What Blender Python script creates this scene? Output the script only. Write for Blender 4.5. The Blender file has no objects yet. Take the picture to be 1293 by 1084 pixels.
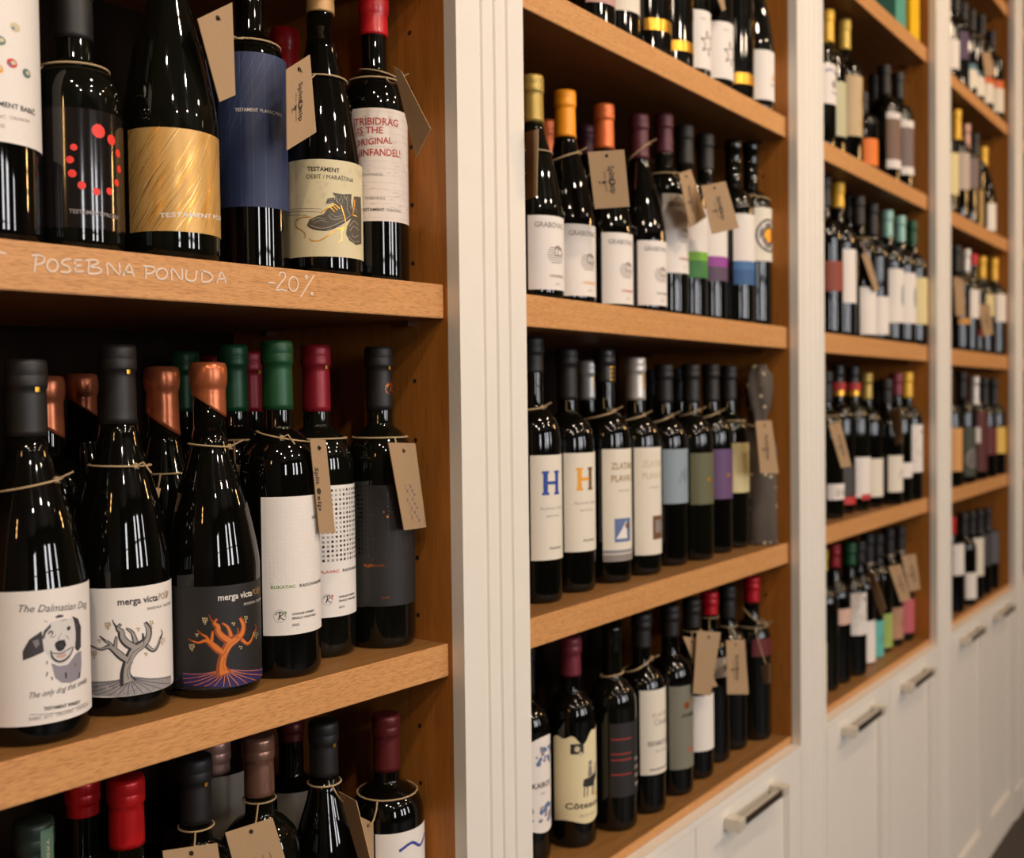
import bpy, bmesh, math, random
from mathutils import Vector, Matrix
from mathutils.geometry import tessellate_polygon
random.seed(7)
sc = bpy.context.scene
COL = sc.collection
ZO = 1.31                      # eye height
# ------------------------------------------------------------------ camera
cam_d = bpy.data.cameras.new('camera'); cam = bpy.data.objects.new('camera', cam_d); COL.objects.link(cam)
sc.camera = cam
yaw, pitch, roll = math.radians(36.347), math.radians(1.4523), math.radians(0.71355)
fw = Vector((math.cos(yaw)*math.cos(pitch), math.sin(yaw)*math.cos(pitch), -math.sin(pitch)))
r0 = fw.cross(Vector((0, 0, 1))).normalized(); d0 = fw.cross(r0)
rt = math.cos(roll)*r0 + math.sin(roll)*d0
dn = -math.sin(roll)*r0 + math.cos(roll)*d0
cam.matrix_world = Matrix(((rt.x, -dn.x, -fw.x, 0), (rt.y, -dn.y, -fw.y, -0.70), (rt.z, -dn.z, -fw.z, ZO), (0, 0, 0, 1)))
cam_d.sensor_fit = 'HORIZONTAL'; cam_d.sensor_width = 36.0; cam_d.lens = 1351.09/1293*36.0
cam_d.clip_start = 0.02; cam_d.clip_end = 60
cam_d.dof.use_dof = True; cam_d.dof.focus_distance = 0.97; cam_d.dof.aperture_fstop = 5.0
# ------------------------------------------------------------------ world, lights, exposure
w = bpy.data.worlds.new('world'); sc.world = w; w.use_nodes = True
w.node_tree.nodes['Background'].inputs[0].default_value = (0.75, 0.78, 0.85, 1)
w.node_tree.nodes['Background'].inputs[1].default_value = 1.0
vs = sc.view_settings
sc.display_settings.display_device = 'sRGB'
vs.view_transform = 'Standard'; vs.look = 'None'; vs.exposure = -0.08; vs.gamma = 1.0; vs.use_curve_mapping = False

def light(kind, name, loc, power, color, size=None, rot=None, size_y=None, spot=None):
    l = bpy.data.lights.new(name, kind); l.energy = power; l.color = color
    if kind == 'AREA':
        l.shape = 'RECTANGLE'; l.size = size; l.size_y = size_y or size
    else:
        l.shadow_soft_size = size
    if kind == 'SPOT':
        l.spot_size = math.radians(spot); l.spot_blend = 0.6
    o = bpy.data.objects.new(name, l); COL.objects.link(o); o.location = loc
    if rot: o.rotation_euler = rot
    return o
WIN = [(-1.35, 0.45), (0.85, 0.36), (1.75, 0.45), (3.2, 0.34)]     # shop windows: centre x, width
WY = -5.0
for x, ww in WIN:
    light('AREA', 'window_daylight', (x, WY-0.10, 1.85), 92*ww, (0.95, 0.94, 0.97), ww, (math.radians(90), 0, 0), 1.5)
def aim(o, t):
    o.rotation_euler = (Vector(t)-Vector(o.location)).to_track_quat('-Z', 'Y').to_euler()
for x, pw in ((-0.6, 45), (0.9, 45), (2.4, 33), (3.9, 12)):
    for y in (-1.15, -2.0, -3.1):
        aim(light('SPOT', 'ceiling_spotlight', (x, y, 2.93), pw*(.80 if y < -1.5 else .95), (1.0, 0.82, 0.64) if x < 2 else (1.0, .76, .52), 0.045, None, None, 95), (x, 0, 1.75))
for x, y, pw in ((-1.7, -1.1, 3.5), (3.55, -1.5, 9)):
    for z in (2.02, 2.12, 2.22): light('POINT', 'pendant_lamp', (x, y, z), pw, (1.0, 0.56, 0.20), 0.045)
# ------------------------------------------------------------------ materials
def lin(c):
    return tuple(((v/255)/12.92 if v/255 <= 0.04045 else ((v/255+0.055)/1.055)**2.4) for v in c)
MATS = {}
def mat(name, rgb, rough=0.5, metal=0.0, noise=0.0, nscale=200, coat=0.0, bump=0.0, spec=0.5):
    m = bpy.data.materials.new(name); m.use_nodes = True; nt = m.node_tree
    b = nt.nodes['Principled BSDF']; c = lin(rgb)
    b.inputs['Base Color'].default_value = (*c, 1); b.inputs['Roughness'].default_value = rough
    b.inputs['Metallic'].default_value = metal; b.inputs['Coat Weight'].default_value = coat
    b.inputs['Coat Roughness'].default_value = 0.05
    b.inputs['Specular IOR Level'].default_value = spec
    tc = nt.nodes.new('ShaderNodeTexCoord'); nz = nt.nodes.new('ShaderNodeTexNoise')
    nt.links.new(tc.outputs['Object'], nz.inputs['Vector']); nz.inputs['Scale'].default_value = nscale; nz.inputs['Detail'].default_value = 3
    mx = nt.nodes.new('ShaderNodeMix'); mx.data_type = 'RGBA'
    k = max(noise, 0.03)
    mx.inputs[6].default_value = (*[v*(1-k) for v in c], 1); mx.inputs[7].default_value = (*[min(1, v*(1+k)) for v in c], 1)
    nt.links.new(nz.outputs[0], mx.inputs[0]); nt.links.new(mx.outputs[2], b.inputs['Base Color'])
    if bump:
        bp = nt.nodes.new('ShaderNodeBump'); bp.inputs['Strength'].default_value = bump; bp.inputs['Distance'].default_value = 0.0004
        nt.links.new(nz.outputs[0], bp.inputs['Height']); nt.links.new(bp.outputs[0], b.inputs['Normal'])
    MATS[name] = m
    return m
def wood(name, a, b_, grain, rough=0.45, fleck=0.35):
    m = bpy.data.materials.new(name); m.use_nodes = True; nt = m.node_tree; N = nt.nodes; Lk = nt.links
    b = N['Principled BSDF']; b.inputs['Roughness'].default_value = rough; b.inputs['Specular IOR Level'].default_value = 0.12 if name == 'oak_back_shade' else 0.4
    tc = N.new('ShaderNodeTexCoord')
    def layer(scale, detail, dist):
        mp = N.new('ShaderNodeMapping'); mp.inputs['Scale'].default_value = scale
        nz = N.new('ShaderNodeTexNoise'); nz.inputs['Scale'].default_value = 1; nz.inputs['Detail'].default_value = detail; nz.inputs['Distortion'].default_value = dist
        Lk.new(tc.outputs['Object'], mp.inputs[0]); Lk.new(mp.outputs[0], nz.inputs['Vector']); return nz
    s1 = (6, 150, 190) if grain == 'x' else (60, 60, 3)
    s2 = (110, 900, 1500) if grain == 'x' else (700, 500, 22)
    n1 = layer(s1, 4, 0.6); n2 = layer(s2, 2, 0.1)
    r1 = N.new('ShaderNodeValToRGB'); r1.color_ramp.elements[0].position = 0.32; r1.color_ramp.elements[1].position = 0.68
    r1.color_ramp.elements[0].color = (*lin(b_), 1); r1.color_ramp.elements[1].color = (*lin(a), 1)
    r2 = N.new('ShaderNodeValToRGB'); r2.color_ramp.elements[0].position = 0.36; r2.color_ramp.elements[1].position = 0.5
    r2.color_ramp.elements[0].color = (1-fleck, 1-fleck*1.1, 1-fleck*1.2, 1); r2.color_ramp.elements[1].color = (1, 1, 1, 1)
    mx = N.new('ShaderNodeMix'); mx.data_type = 'RGBA'; mx.blend_type = 'MULTIPLY'; mx.inputs[0].default_value = 1
    Lk.new(n1.outputs[0], r1.inputs[0]); Lk.new(n2.outputs[0], r2.inputs[0])
    Lk.new(r1.outputs[0], mx.inputs[6]); Lk.new(r2.outputs[0], mx.inputs[7]); Lk.new(mx.outputs[2], b.inputs['Base Color'])
    bp = N.new('ShaderNodeBump'); bp.inputs['Strength'].default_value = 0.25; bp.inputs['Distance'].default_value = 0.0005
    Lk.new(n2.outputs[0], bp.inputs['Height']); Lk.new(bp.outputs[0], b.inputs['Normal'])
    MATS[name] = m
wood('oak_shelf', (213, 156, 98), (204, 146, 89), 'x', 0.45, 0.30)
wood('oak_board_dim', (152, 108, 58), (136, 94, 48), 'x', 0.5, 0.15)  # shelf tops and undersides: darker veneer, weaker light there also put into the colour
wood('oak_panel', (182, 116, 46), (166, 102, 38), 'z', 0.5, 0.18)
wood('oak_back_shade', (36, 23, 12), (28, 17, 9), 'z', 0.85, 0.18)  # back panels: deep shade of the shelf interior put into the wood colour
mat('paint', (232, 226, 216), 0.42, noise=0.02, nscale=30)
mat('wall_paint', (96, 82, 68), 0.7)
mat('ceiling_paint', (110, 98, 84), 0.8)
mat('floor_dark', (64, 56, 50), 0.55, noise=0.25, nscale=40)
mat('chrome', (205, 200, 190), 0.25, 1.0)
mat('cream_reflection', (226, 218, 204), 0.38, 0.35)  # chrome handle ends, their cream reflection put into the base colour
mat('hole_shade', (40, 26, 14), 0.9)  # shade inside peg and tag holes, as a flat colour
mat('chalk', (226, 205, 186), 0.9, noise=0.25, nscale=900)
mat('twine', (176, 150, 112), 0.85, noise=0.35, nscale=1500)
mat('kraft', (166, 136, 102), 0.85, noise=0.14, nscale=700)
mat('ink', (38, 32, 28), 0.7)
mat('tag_ink', (52, 44, 38), 0.7)
mat('pen_blue', (70, 76, 120), 0.7)
for nm, c in dict(paper=(232, 224, 216), white_label=(230, 222, 214), cream_paper=(226, 217, 200), boots_paper=(216, 203, 164), lined_paper=(226, 212, 200), black_paper=(27, 24, 23), grey_black_paper=(32, 29, 28),
        charcoal=(62, 58, 56), grey_paper=(120, 112, 100), blue_grey=(140, 154, 164), olive_paper=(98, 98, 68), violet_paper=(100, 70, 112), pale_yellow=(222, 206, 150), greygreen=(120, 118, 102),
        darkred_paper=(96, 26, 30), rose_paper=(190, 150, 140), greenish=(190, 186, 150), tan_label=(196, 170, 130), orange_label=(236, 122, 30), mocha=(120, 92, 72), mauve=(116, 98, 96),
        redgold=(140, 60, 40), dullgold=(176, 140, 70), red_label=(190, 50, 48), peach=(214, 176, 158), turquoise=(96, 178, 168), lime_label=(160, 180, 92), tanpink=(180, 134, 106), pink_label=(188, 90, 100),
        green1=(120, 178, 50), green2=(60, 128, 60), violet1=(150, 62, 150), violet2=(88, 66, 90), blue1=(60, 110, 160), blue2=(44, 90, 140), purple_dark=(74, 52, 84), tealtop=(76, 120, 130),
        orange_red=(214, 100, 40), greyish_label=(186, 170, 156), parchment=(226, 212, 170), amber_label=(200, 140, 50), orange_tan=(216, 158, 92), olive_dark=(62, 68, 52), wine_red=(84, 30, 24), yellow_label=(224, 186, 90), slate=(86, 84, 88),
        blue_paper=(42, 54, 88)).items():
    mat(nm, c, 0.6, noise=0.05, nscale=800)
mat('gold_paper', (204, 160, 92), 0.42, 0.3, noise=0.08, nscale=600)
mat('clearblack', (26, 22, 21), 0.12, coat=0.3)
mat('gold_foil', (226, 168, 60), 0.28, 0.8)
mat('copper_foil', (214, 120, 50), 0.28, 0.8)
mat('silver_foil', (196, 190, 184), 0.3, 0.7)
for nm, c, rg, mt in (('cap_black', (25, 23, 23), .5, 0), ('cap_blackgold', (34, 32, 30), .35, 0), ('cap_tan', (186, 146, 96), .4, .2), ('cap_green', (20, 74, 42), .42, .2), ('cap_red', (142, 24, 38), .4, .25),
        ('cap_dkgreen', (38, 52, 44), .4, .2), ('cap_brightred', (190, 24, 28), .3, .3), ('cap_rose', (176, 136, 124), .35, .5), ('cap_bronze', (168, 124, 104), .3, .7), ('cap_dkred', (96, 32, 34), .35, .3),
        ('cap_olive', (178, 150, 76), .35, .4), ('cap_orange2', (224, 112, 56), .4, .2), ('cap_orange', (246, 156, 24), .4, .1), ('cap_copper', (222, 116, 62), .35, .4), ('cap_purple', (86, 38, 50), .4, .2),
        ('cap_silver', (206, 200, 194), .35, .4), ('cap_plum', (124, 46, 58), .4, .2), ('cap_red2', (190, 20, 36), .35, .2), ('cap_purple2', (80, 60, 120), .4, .1), ('cap_yellow', (232, 182, 60), .4, .2),
        ('cap_olivegold', (208, 178, 84), .4, .3), ('cap_teal', (140, 184, 176), .4, .2), ('cap_redgold', (30, 28, 28), .35, 0), ('cap_lime', (176, 168, 40), .4, .1)):
    mat(nm, c, rg, mt, noise=0.06, nscale=300)
mat('wax_red', (196, 30, 40), .3, 0, bump=0.6, nscale=90, coat=.2)
mat('wax_copper', (186, 104, 66), .3, .55, noise=0.15, bump=0.6, nscale=90)
mat('glass_dark', (7, 7, 5), .03, 0, coat=0.0)
mat('glass_green', (11, 12, 7), .035, 0)
mat('bag_fabric', (92, 82, 72), .8, noise=0.15, nscale=300)
mat('bag_motif', (206, 186, 150), .8)
def bag_material():
    m = MATS['bag_fabric']; nt = m.node_tree; vo = nt.nodes.new('ShaderNodeTexVoronoi'); vo.inputs['Scale'].default_value = 52; vo.inputs['Randomness'].default_value = .55
    tc = nt.nodes.new('ShaderNodeTexCoord'); nt.links.new(tc.outputs['Object'], vo.inputs['Vector'])
    cr = nt.nodes.new('ShaderNodeValToRGB'); cr.color_ramp.elements[0].position = .17; cr.color_ramp.elements[1].position = .24
    cr.color_ramp.elements[0].color = (*lin((204, 186, 150)), 1); cr.color_ramp.elements[1].color = (*lin((84, 74, 64)), 1)
    nt.links.new(vo.outputs['Distance'], cr.inputs[0]); nt.links.new(cr.outputs[0], nt.nodes['Principled BSDF'].inputs['Base Color'])
bag_material()
mat('box_yellow', (240, 190, 10), .5); mat('box_teal', (86, 160, 140), .5)
for nm, c in dict(ink=(40, 35, 33), d1=(58, 54, 58), d2=(128, 122, 124), d3=(142, 136, 144), d4=(212, 206, 202), d5=(28, 26, 28), lip=(196, 160, 152), line=(90, 84, 80),
        vine_ground=(150, 146, 146), vine_root=(58, 54, 66), vine_bark=(158, 152, 146), vine_ink=(44, 40, 44), vblue=(72, 66, 140), o_ground=(44, 32, 84), o_bark=(214, 118, 40), o_dark=(150, 66, 20),
        grape=(160, 128, 80), grape_pale=(190, 172, 128), red=(232, 52, 40), boot=(82, 75, 63), boot_lt=(186, 172, 138), red_pen=(176, 52, 44), grey_pen=(150, 140, 136), emboss=(236, 230, 224),
        print_green=(120, 150, 70), print_red=(200, 60, 50), print_white=(224, 216, 206), print_grey=(140, 130, 124), print_blue=(60, 72, 150), hblue=(24, 62, 150), horange=(232, 160, 30), brown=(110, 72, 46),
        stripe_blue=(92, 112, 156), black=(24, 22, 22), damask=(206, 192, 158), gold_dark=(112, 72, 24), sage=(90, 120, 100)).items():
    mat('p_'+nm, c, 0.55, noise=0.02)
mat('p_gold', (236, 170, 50), .3, .6); mat('p_gold_lt', (250, 220, 150), .3, .5)
mat('p_gloss', (52, 48, 47), .25)

BOTTLES = [
{'p': [0.4065, 0.0724, 1.4273], 'r': 0.0375, 'h': 0.31, 'k': 'bx', 'c': ['cap_black', 0.248], 'L': [['paper', -104, 66, 0.0694, 0.1995, 'babic']], 'd': 'bottle with tall white label and painted pebbles, cut by the left edge of the picture', 'g': 'wine bottles on the upper shelf of the nearest bay'},
{'p': [0.4804, 0.0746, 1.4283], 'r': 0.0345, 'h': 0.222, 'k': 'pt', 'c': ['cap_black', 0.167], 'L': [['clearblack', -104, 66, 0.017, 0.1075, 'dots']], 'd': 'squat black bottle with a ring of red dots on its label', 'g': 'wine bottles on the upper shelf of the nearest bay', 'zs': 0.118, 'zn': 0.152},
{'p': [0.5618, 0.066, 1.4293], 'r': 0.0388, 'h': 0.298, 'k': 'bg', 'c': ['cap_black', 0.3193], 'L': [['gold_paper', -95.0, 66, 0.0216, 0.105, 'gold']], 'd': 'sloping-shouldered bottle with a wide gold streaked label', 'g': 'wine bottles on the upper shelf of the nearest bay'},
{'p': [0.6831, 0.107, 1.431], 'r': 0.0335, 'h': 0.313, 'k': 'bx', 'c': ['cap_black', 0.296], 'L': [['blue_paper', -104, 66, 0.0622, 0.2047, 'blue']], 'd': 'straight-sided bottle with tall dark blue pinstriped label', 'g': 'wine bottles on the upper shelf of the nearest bay'},
{'p': [0.7528, 0.0836, 1.4319], 'r': 0.0385, 'h': 0.3, 'k': 'bg', 'c': ['cap_tan', 0.2633], 'L': [['boots_paper', -104, 66, 0.0195, 0.1126, 'boots']], 'd': 'sloping bottle with cream label showing a pair of laced boots', 'g': 'wine bottles on the upper shelf of the nearest bay'},
{'p': [0.8263, 0.081, 1.4329], 'r': 0.0335, 'h': 0.3011, 'k': 'bx', 'c': ['wax_red', 0.2591], 'L': [['lined_paper', -104, 66, 0.0625, 0.1771, 'tribidrag']], 'd': 'bottle with red wax top and white label lettered in red handwriting', 'g': 'wine bottles on the upper shelf of the nearest bay'},
{'p': [0.815, 0.205, 1.4327], 'r': 0.033, 'h': 0.2894, 'k': 'bx', 'c': ['wax_red', 0.2398], 'L': [], 'd': 'bottle with red wax top standing behind the boots label bottle', 'g': 'wine bottles on the upper shelf of the nearest bay'},
{'p': [0.4317, 0.07, 1.0642], 'r': 0.0405, 'h': 0.2805, 'k': 'bg', 'c': ['cap_black', 0.2238], 'L': [['paper', -104, 66, 0.0156, 0.1132, 'dog']], 'd': 'bottle with a painted spotted dog on its white label', 'g': 'wine bottles on the middle shelf of the nearest bay'},
{'p': [0.518, 0.0834, 1.0626], 'r': 0.0385, 'h': 0.2969, 'k': 'bg', 'c': ['cap_black', 0.2326], 'L': [['paper', -104, 66, 0.0162, 0.1029, 'tree_grey']], 'd': 'bottle with a grey gnarled vine drawn on a white label', 'g': 'wine bottles on the middle shelf of the nearest bay'},
{'p': [0.5983, 0.0698, 1.0611], 'r': 0.041, 'h': 0.2846, 'k': 'bg', 'c': ['wax_copper', 0.2479], 'L': [['black_paper', -104, 66, 0.0082, 0.0956, 'tree_orange']], 'd': 'bottle with an orange gnarled vine on a black label', 'g': 'wine bottles on the middle shelf of the nearest bay'},
{'p': [0.6773, 0.0703, 1.0597], 'r': 0.0365, 'h': 0.3084, 'k': 'bx', 'c': ['cap_green', 0.2448], 'L': [['paper', -68.1, 66, 0.04, 0.1661, 'xo_white']], 'd': 'bottle with green capsule and white embossed label', 'g': 'wine bottles on the middle shelf of the nearest bay'},
{'p': [0.7562, 0.1021, 1.0582], 'r': 0.0365, 'h': 0.3101, 'k': 'bx', 'c': ['cap_red', 0.2437], 'L': [['paper', -66, 66, 0.0404, 0.1708, 'xo_black']], 'd': 'bottle with red capsule and white label of black crosses and dots', 'g': 'wine bottles on the middle shelf of the nearest bay'},
{'p': [0.8253, 0.0801, 1.0569], 'r': 0.0345, 'h': 0.3112, 'k': 'bx', 'c': ['cap_black', 0.2455], 'L': [['grey_black_paper', -79.1, 66, 0.0441, 0.1687, 'xo_dark']], 'd': 'bottle with black capsule, gold monogram and matt black label, rightmost on its shelf', 'g': 'wine bottles on the middle shelf of the nearest bay'},
{'p': [0.5383, 0.2258, 1.0622], 'r': 0.037, 'h': 0.2747, 'k': 'bx', 'c': ['wax_copper', 0.2292], 'L': [], 'd': 'bottle with copper wax top behind the dog label bottle', 'g': 'wine bottles on the middle shelf of the nearest bay'},
{'p': [0.6011, 0.2712, 1.0611], 'r': 0.0385, 'h': 0.2799, 'k': 'bg', 'c': ['wax_copper', 0.2578], 'L': [], 'd': 'bottle with copper wax top in the dark between the dog and grey vine bottles', 'g': 'wine bottles on the middle shelf of the nearest bay'},
{'p': [0.6095, 0.152, 1.0609], 'r': 0.0385, 'h': 0.2839, 'k': 'bg', 'c': ['wax_copper', 0.2311], 'L': [], 'd': 'bottle with copper wax top just left of the black label vine bottle', 'g': 'wine bottles on the middle shelf of the nearest bay'},
{'p': [0.6949, 0.2326, 1.0593], 'r': 0.035, 'h': 0.3056, 'k': 'bx', 'c': ['cap_green', 0.2441], 'L': [], 'd': 'green capsule bottle behind the copper topped bottles', 'g': 'wine bottles on the middle shelf of the nearest bay'},
{'p': [0.6985, 0.1598, 1.0593], 'r': 0.036, 'h': 0.3094, 'k': 'bx', 'c': ['cap_green', 0.2438], 'L': [], 'd': 'green capsule bottle between the copper topped bottle and the white embossed label', 'g': 'wine bottles on the middle shelf of the nearest bay'},
{'p': [0.7681, 0.2168, 1.058], 'r': 0.036, 'h': 0.3085, 'k': 'bx', 'c': ['cap_red', 0.2442], 'L': [], 'd': 'red capsule bottle mostly hidden behind two green capsules', 'g': 'wine bottles on the middle shelf of the nearest bay'},
{'p': [0.7759, 0.29, 1.0579], 'r': 0.036, 'h': 0.3063, 'k': 'bx', 'c': ['cap_red', 0.2446], 'L': [], 'd': 'red capsule bottle at the back above the copper wax top', 'g': 'wine bottles on the middle shelf of the nearest bay'},
{'p': [0.438, 0.0858, 0.7157], 'r': 0.037, 'h': 0.275, 'k': 'bx', 'c': ['cap_dkgreen', 0.2424], 'L': [], 'd': 'bottle with dark capsule and green seal strip, bottom left corner', 'g': 'wine bottles on the bottom shelf of the nearest bay'},
{'p': [0.5371, 0.18, 0.7157], 'r': 0.037, 'h': 0.2593, 'k': 'bx', 'c': ['cap_brightred', 0.228], 'L': [], 'd': 'bottle with red capsule half hidden behind the taller red capsule', 'g': 'wine bottles on the bottom shelf of the nearest bay'},
{'p': [0.5137, 0.078, 0.7157], 'r': 0.0375, 'h': 0.288, 'k': 'bx', 'c': ['cap_brightred', 0.2326], 'L': [], 'd': 'bottle with bright red capsule below the dog label bottle', 'g': 'wine bottles on the bottom shelf of the nearest bay'},
{'p': [0.5897, 0.088, 0.7157], 'r': 0.0375, 'h': 0.2822, 'k': 'bx', 'c': ['cap_black', 0.2254], 'L': [], 'd': 'bottle with black capsule with a small gold dot under the middle shelf', 'g': 'wine bottles on the bottom shelf of the nearest bay'},
{'p': [0.6877, 0.185, 0.7157], 'r': 0.036, 'h': 0.2545, 'k': 'bx', 'c': ['cap_rose', 0.2191], 'L': [['grey_paper', -66, 66, 0.1672, 0.2278, None]], 'd': 'bottle with pinkish capsule behind the black capsule, grey label', 'g': 'wine bottles on the bottom shelf of the nearest bay'},
{'p': [0.6662, 0.0932, 0.7157], 'r': 0.0375, 'h': 0.2796, 'k': 'bx', 'c': ['cap_bronze', 0.2252], 'L': [], 'd': 'bottle with bronze foil capsule with vertical lettering', 'g': 'wine bottles on the bottom shelf of the nearest bay'},
{'p': [0.7883, 0.185, 0.7157], 'r': 0.037, 'h': 0.2585, 'k': 'bx', 'c': ['cap_dkred', 0.2326], 'L': [['grey_paper', -66, 66, 0.0827, 0.1819, None]], 'd': 'bottle with muted grey label at the back of the bottom shelf', 'g': 'wine bottles on the bottom shelf of the nearest bay'},
{'p': [0.7435, 0.0864, 0.7157], 'r': 0.0385, 'h': 0.2758, 'k': 'bg', 'c': ['cap_black', 0.2234], 'L': [], 'd': 'sloping bottle with black capsule hung with twine, bottom shelf', 'g': 'wine bottles on the bottom shelf of the nearest bay'},
{'p': [0.8213, 0.074, 0.7157], 'r': 0.0385, 'h': 0.266, 'k': 'bx', 'c': ['cap_dkred', 0.2081], 'L': [['paper', -66, 66, 0.0592, 0.1534, 'bluescript']], 'd': 'bottle with dark red capsule next to the wooden side panel, bottom shelf', 'g': 'wine bottles on the bottom shelf of the nearest bay'},
{'p': [1.2438, 0.076, 1.7989], 'r': 0.035, 'h': 0.295, 'k': 'bx', 'c': ['cap_black', 0.233], 'L': [['rose_paper', -66, 66, 0.0375, 0.1027, None]], 'd': 'leftmost bottle on the second bay top shelf, only its dark foot showing', 'g': 'wine bottles on the top shelf of the second bay'},
{'p': [1.3162, 0.0808, 1.7989], 'r': 0.036, 'h': 0.295, 'k': 'bx', 'c': ['cap_black', 0.233], 'L': [['cream_paper', -66, 66, 0.0485, 0.1272, None]], 'd': 'plain white label bottle left of the black and gold bottles, second bay top shelf', 'g': 'wine bottles on the top shelf of the second bay'},
{'p': [1.3889, 0.0692, 1.7989], 'r': 0.036, 'h': 0.295, 'k': 'bx', 'c': ['cap_black', 0.233], 'L': [['gold_foil', -66, 66, 0.0387, 0.0555, None]], 'd': 'black bottle with wide gold band, larger and leftmost of the gold banded ones', 'g': 'wine bottles on the top shelf of the second bay', 'gold': 1},
{'p': [1.4625, 0.0708, 1.7989], 'r': 0.036, 'h': 0.295, 'k': 'bx', 'c': ['cap_black', 0.233], 'L': [['gold_foil', -66, 66, 0.0287, 0.0439, None]], 'd': 'black bottle with gold band, second from the left in the second bay top row', 'g': 'wine bottles on the top shelf of the second bay', 'gold': 1},
{'p': [1.5351, 0.0758, 1.7989], 'r': 0.0345, 'h': 0.295, 'k': 'bx', 'c': ['cap_black', 0.233], 'L': [['paper', -66, 66, 0.0222, 0.1116, 'star']], 'd': 'bottle with white label and black star, directly right of two gold banded bottles', 'g': 'wine bottles on the top shelf of the second bay'},
{'p': [1.6075, 0.0726, 1.7989], 'r': 0.036, 'h': 0.295, 'k': 'bx', 'c': ['cap_black', 0.233], 'L': [['paper', -66, 66, 0.0224, 0.1124, 'star']], 'd': 'bottle with white label and large black star, second and nearer of the star labels', 'g': 'wine bottles on the top shelf of the second bay'},
{'p': [1.6815, 0.0692, 1.7989], 'r': 0.036, 'h': 0.295, 'k': 'bx', 'c': ['cap_black', 0.233], 'L': [['gold_foil', -66, 66, 0.0301, 0.0482, None]], 'd': 'black bottle with gold band between the star label and the plain white label', 'g': 'wine bottles on the top shelf of the second bay', 'gold': 1},
{'p': [1.755, 0.0645, 1.7989], 'r': 0.036, 'h': 0.295, 'k': 'bg', 'c': ['cap_black', 0.233], 'L': [['paper', -66, 66, 0.0195, 0.1035, 'sun']], 'd': 'bottle with plain white label and small gold mark, rightmost on the second bay top shelf', 'g': 'wine bottles on the top shelf of the second bay'},
{'p': [1.1044, 0.075, 1.4346], 'r': 0.0375, 'h': 0.2808, 'k': 'bg', 'c': ['cap_olive', 0.2228], 'L': [['paper', -66, 66, 0.0122, 0.1027, 'grab0']], 'd': 'bottle with olive gold capsule beside the white pilaster, castle label', 'g': 'wine bottles on the second shelf of the second bay'},
{'p': [1.2825, 0.175, 1.4346], 'r': 0.036, 'h': 0.278, 'k': 'bg', 'c': ['cap_orange2', 0.227], 'L': [], 'd': 'bottle with coppery orange capsule behind the olive capsule', 'g': 'wine bottles on the second shelf of the second bay'},
{'p': [1.1937, 0.085, 1.4346], 'r': 0.0385, 'h': 0.2839, 'k': 'bg', 'c': ['cap_orange', 0.2229], 'L': [['paper', -66, 66, 0.0115, 0.1043, 'grab1']], 'd': 'bottle with bright orange capsule and castle label', 'g': 'wine bottles on the second shelf of the second bay'},
{'p': [1.411, 0.19, 1.4346], 'r': 0.036, 'h': 0.2992, 'k': 'bg', 'c': ['cap_purple', 0.2532], 'L': [], 'd': 'dim purple capsule bottle behind, between orange and copper capsules', 'g': 'wine bottles on the second shelf of the second bay'},
{'p': [1.3009, 0.09, 1.4346], 'r': 0.0385, 'h': 0.2899, 'k': 'bg', 'c': ['cap_copper', 0.2278], 'L': [['paper', -66, 66, 0.0087, 0.1065, 'grab2']], 'd': 'bottle with copper orange capsule and a kraft tag hung over its shoulder', 'g': 'wine bottles on the second shelf of the second bay'},
{'p': [1.391, 0.0848, 1.4346], 'r': 0.0385, 'h': 0.2933, 'k': 'bg', 'c': ['cap_purple', 0.2285], 'L': [['paper', -66, 66, 0.0121, 0.1054, 'grab3']], 'd': 'sloping bottle with purple capsule, rightmost of the four matching castle labels', 'g': 'wine bottles on the second shelf of the second bay'},
{'p': [1.4671, 0.0848, 1.4346], 'r': 0.036, 'h': 0.3102, 'k': 'bx', 'c': ['cap_purple', 0.2502], 'L': [['paper', -66, 66, 0.0659, 0.1841, 'grab4']], 'd': 'straight bottle with purple capsule and tall castle label', 'g': 'wine bottles on the second shelf of the second bay'},
{'p': [1.5391, 0.0866, 1.4346], 'r': 0.0345, 'h': 0.3079, 'k': 'bx', 'c': ['cap_black', 0.2449], 'L': [['white_label', -66, 66, 0.1058, 0.1745, None], ['green1', -66, 66, 0.0923, 0.1058, None], ['green2', -66, 66, 0.0653, 0.0923, None]], 'd': 'bottle with white label over green hills', 'g': 'wine bottles on the second shelf of the second bay'},
{'p': [1.6109, 0.0858, 1.4346], 'r': 0.0345, 'h': 0.3079, 'k': 'bx', 'c': ['cap_black', 0.248], 'L': [['white_label', -66, 66, 0.1057, 0.1768, None], ['violet1', -66, 66, 0.0892, 0.1057, None], ['violet2', -66, 66, 0.0663, 0.0892, None]], 'd': 'bottle with white label over purple hills', 'g': 'wine bottles on the second shelf of the second bay'},
{'p': [1.6836, 0.07, 1.4346], 'r': 0.0345, 'h': 0.3101, 'k': 'bx', 'c': None, 'L': [['white_label', -66, 66, 0.1039, 0.1822, None], ['blue1', -66, 66, 0.0895, 0.1039, None], ['blue2', -66, 66, 0.0647, 0.0895, None]], 'd': 'bottle with white label over blue hills', 'g': 'wine bottles on the second shelf of the second bay'},
{'p': [1.7555, 0.0702, 1.4346], 'r': 0.0355, 'h': 0.3209, 'k': 'bx', 'c': None, 'L': [['cream_paper', -66, 66, 0.1109, 0.2025, 'circle']], 'd': 'bottle with concentric black and gold circle label, rightmost in its row', 'g': 'wine bottles on the second shelf of the second bay'},
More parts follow.
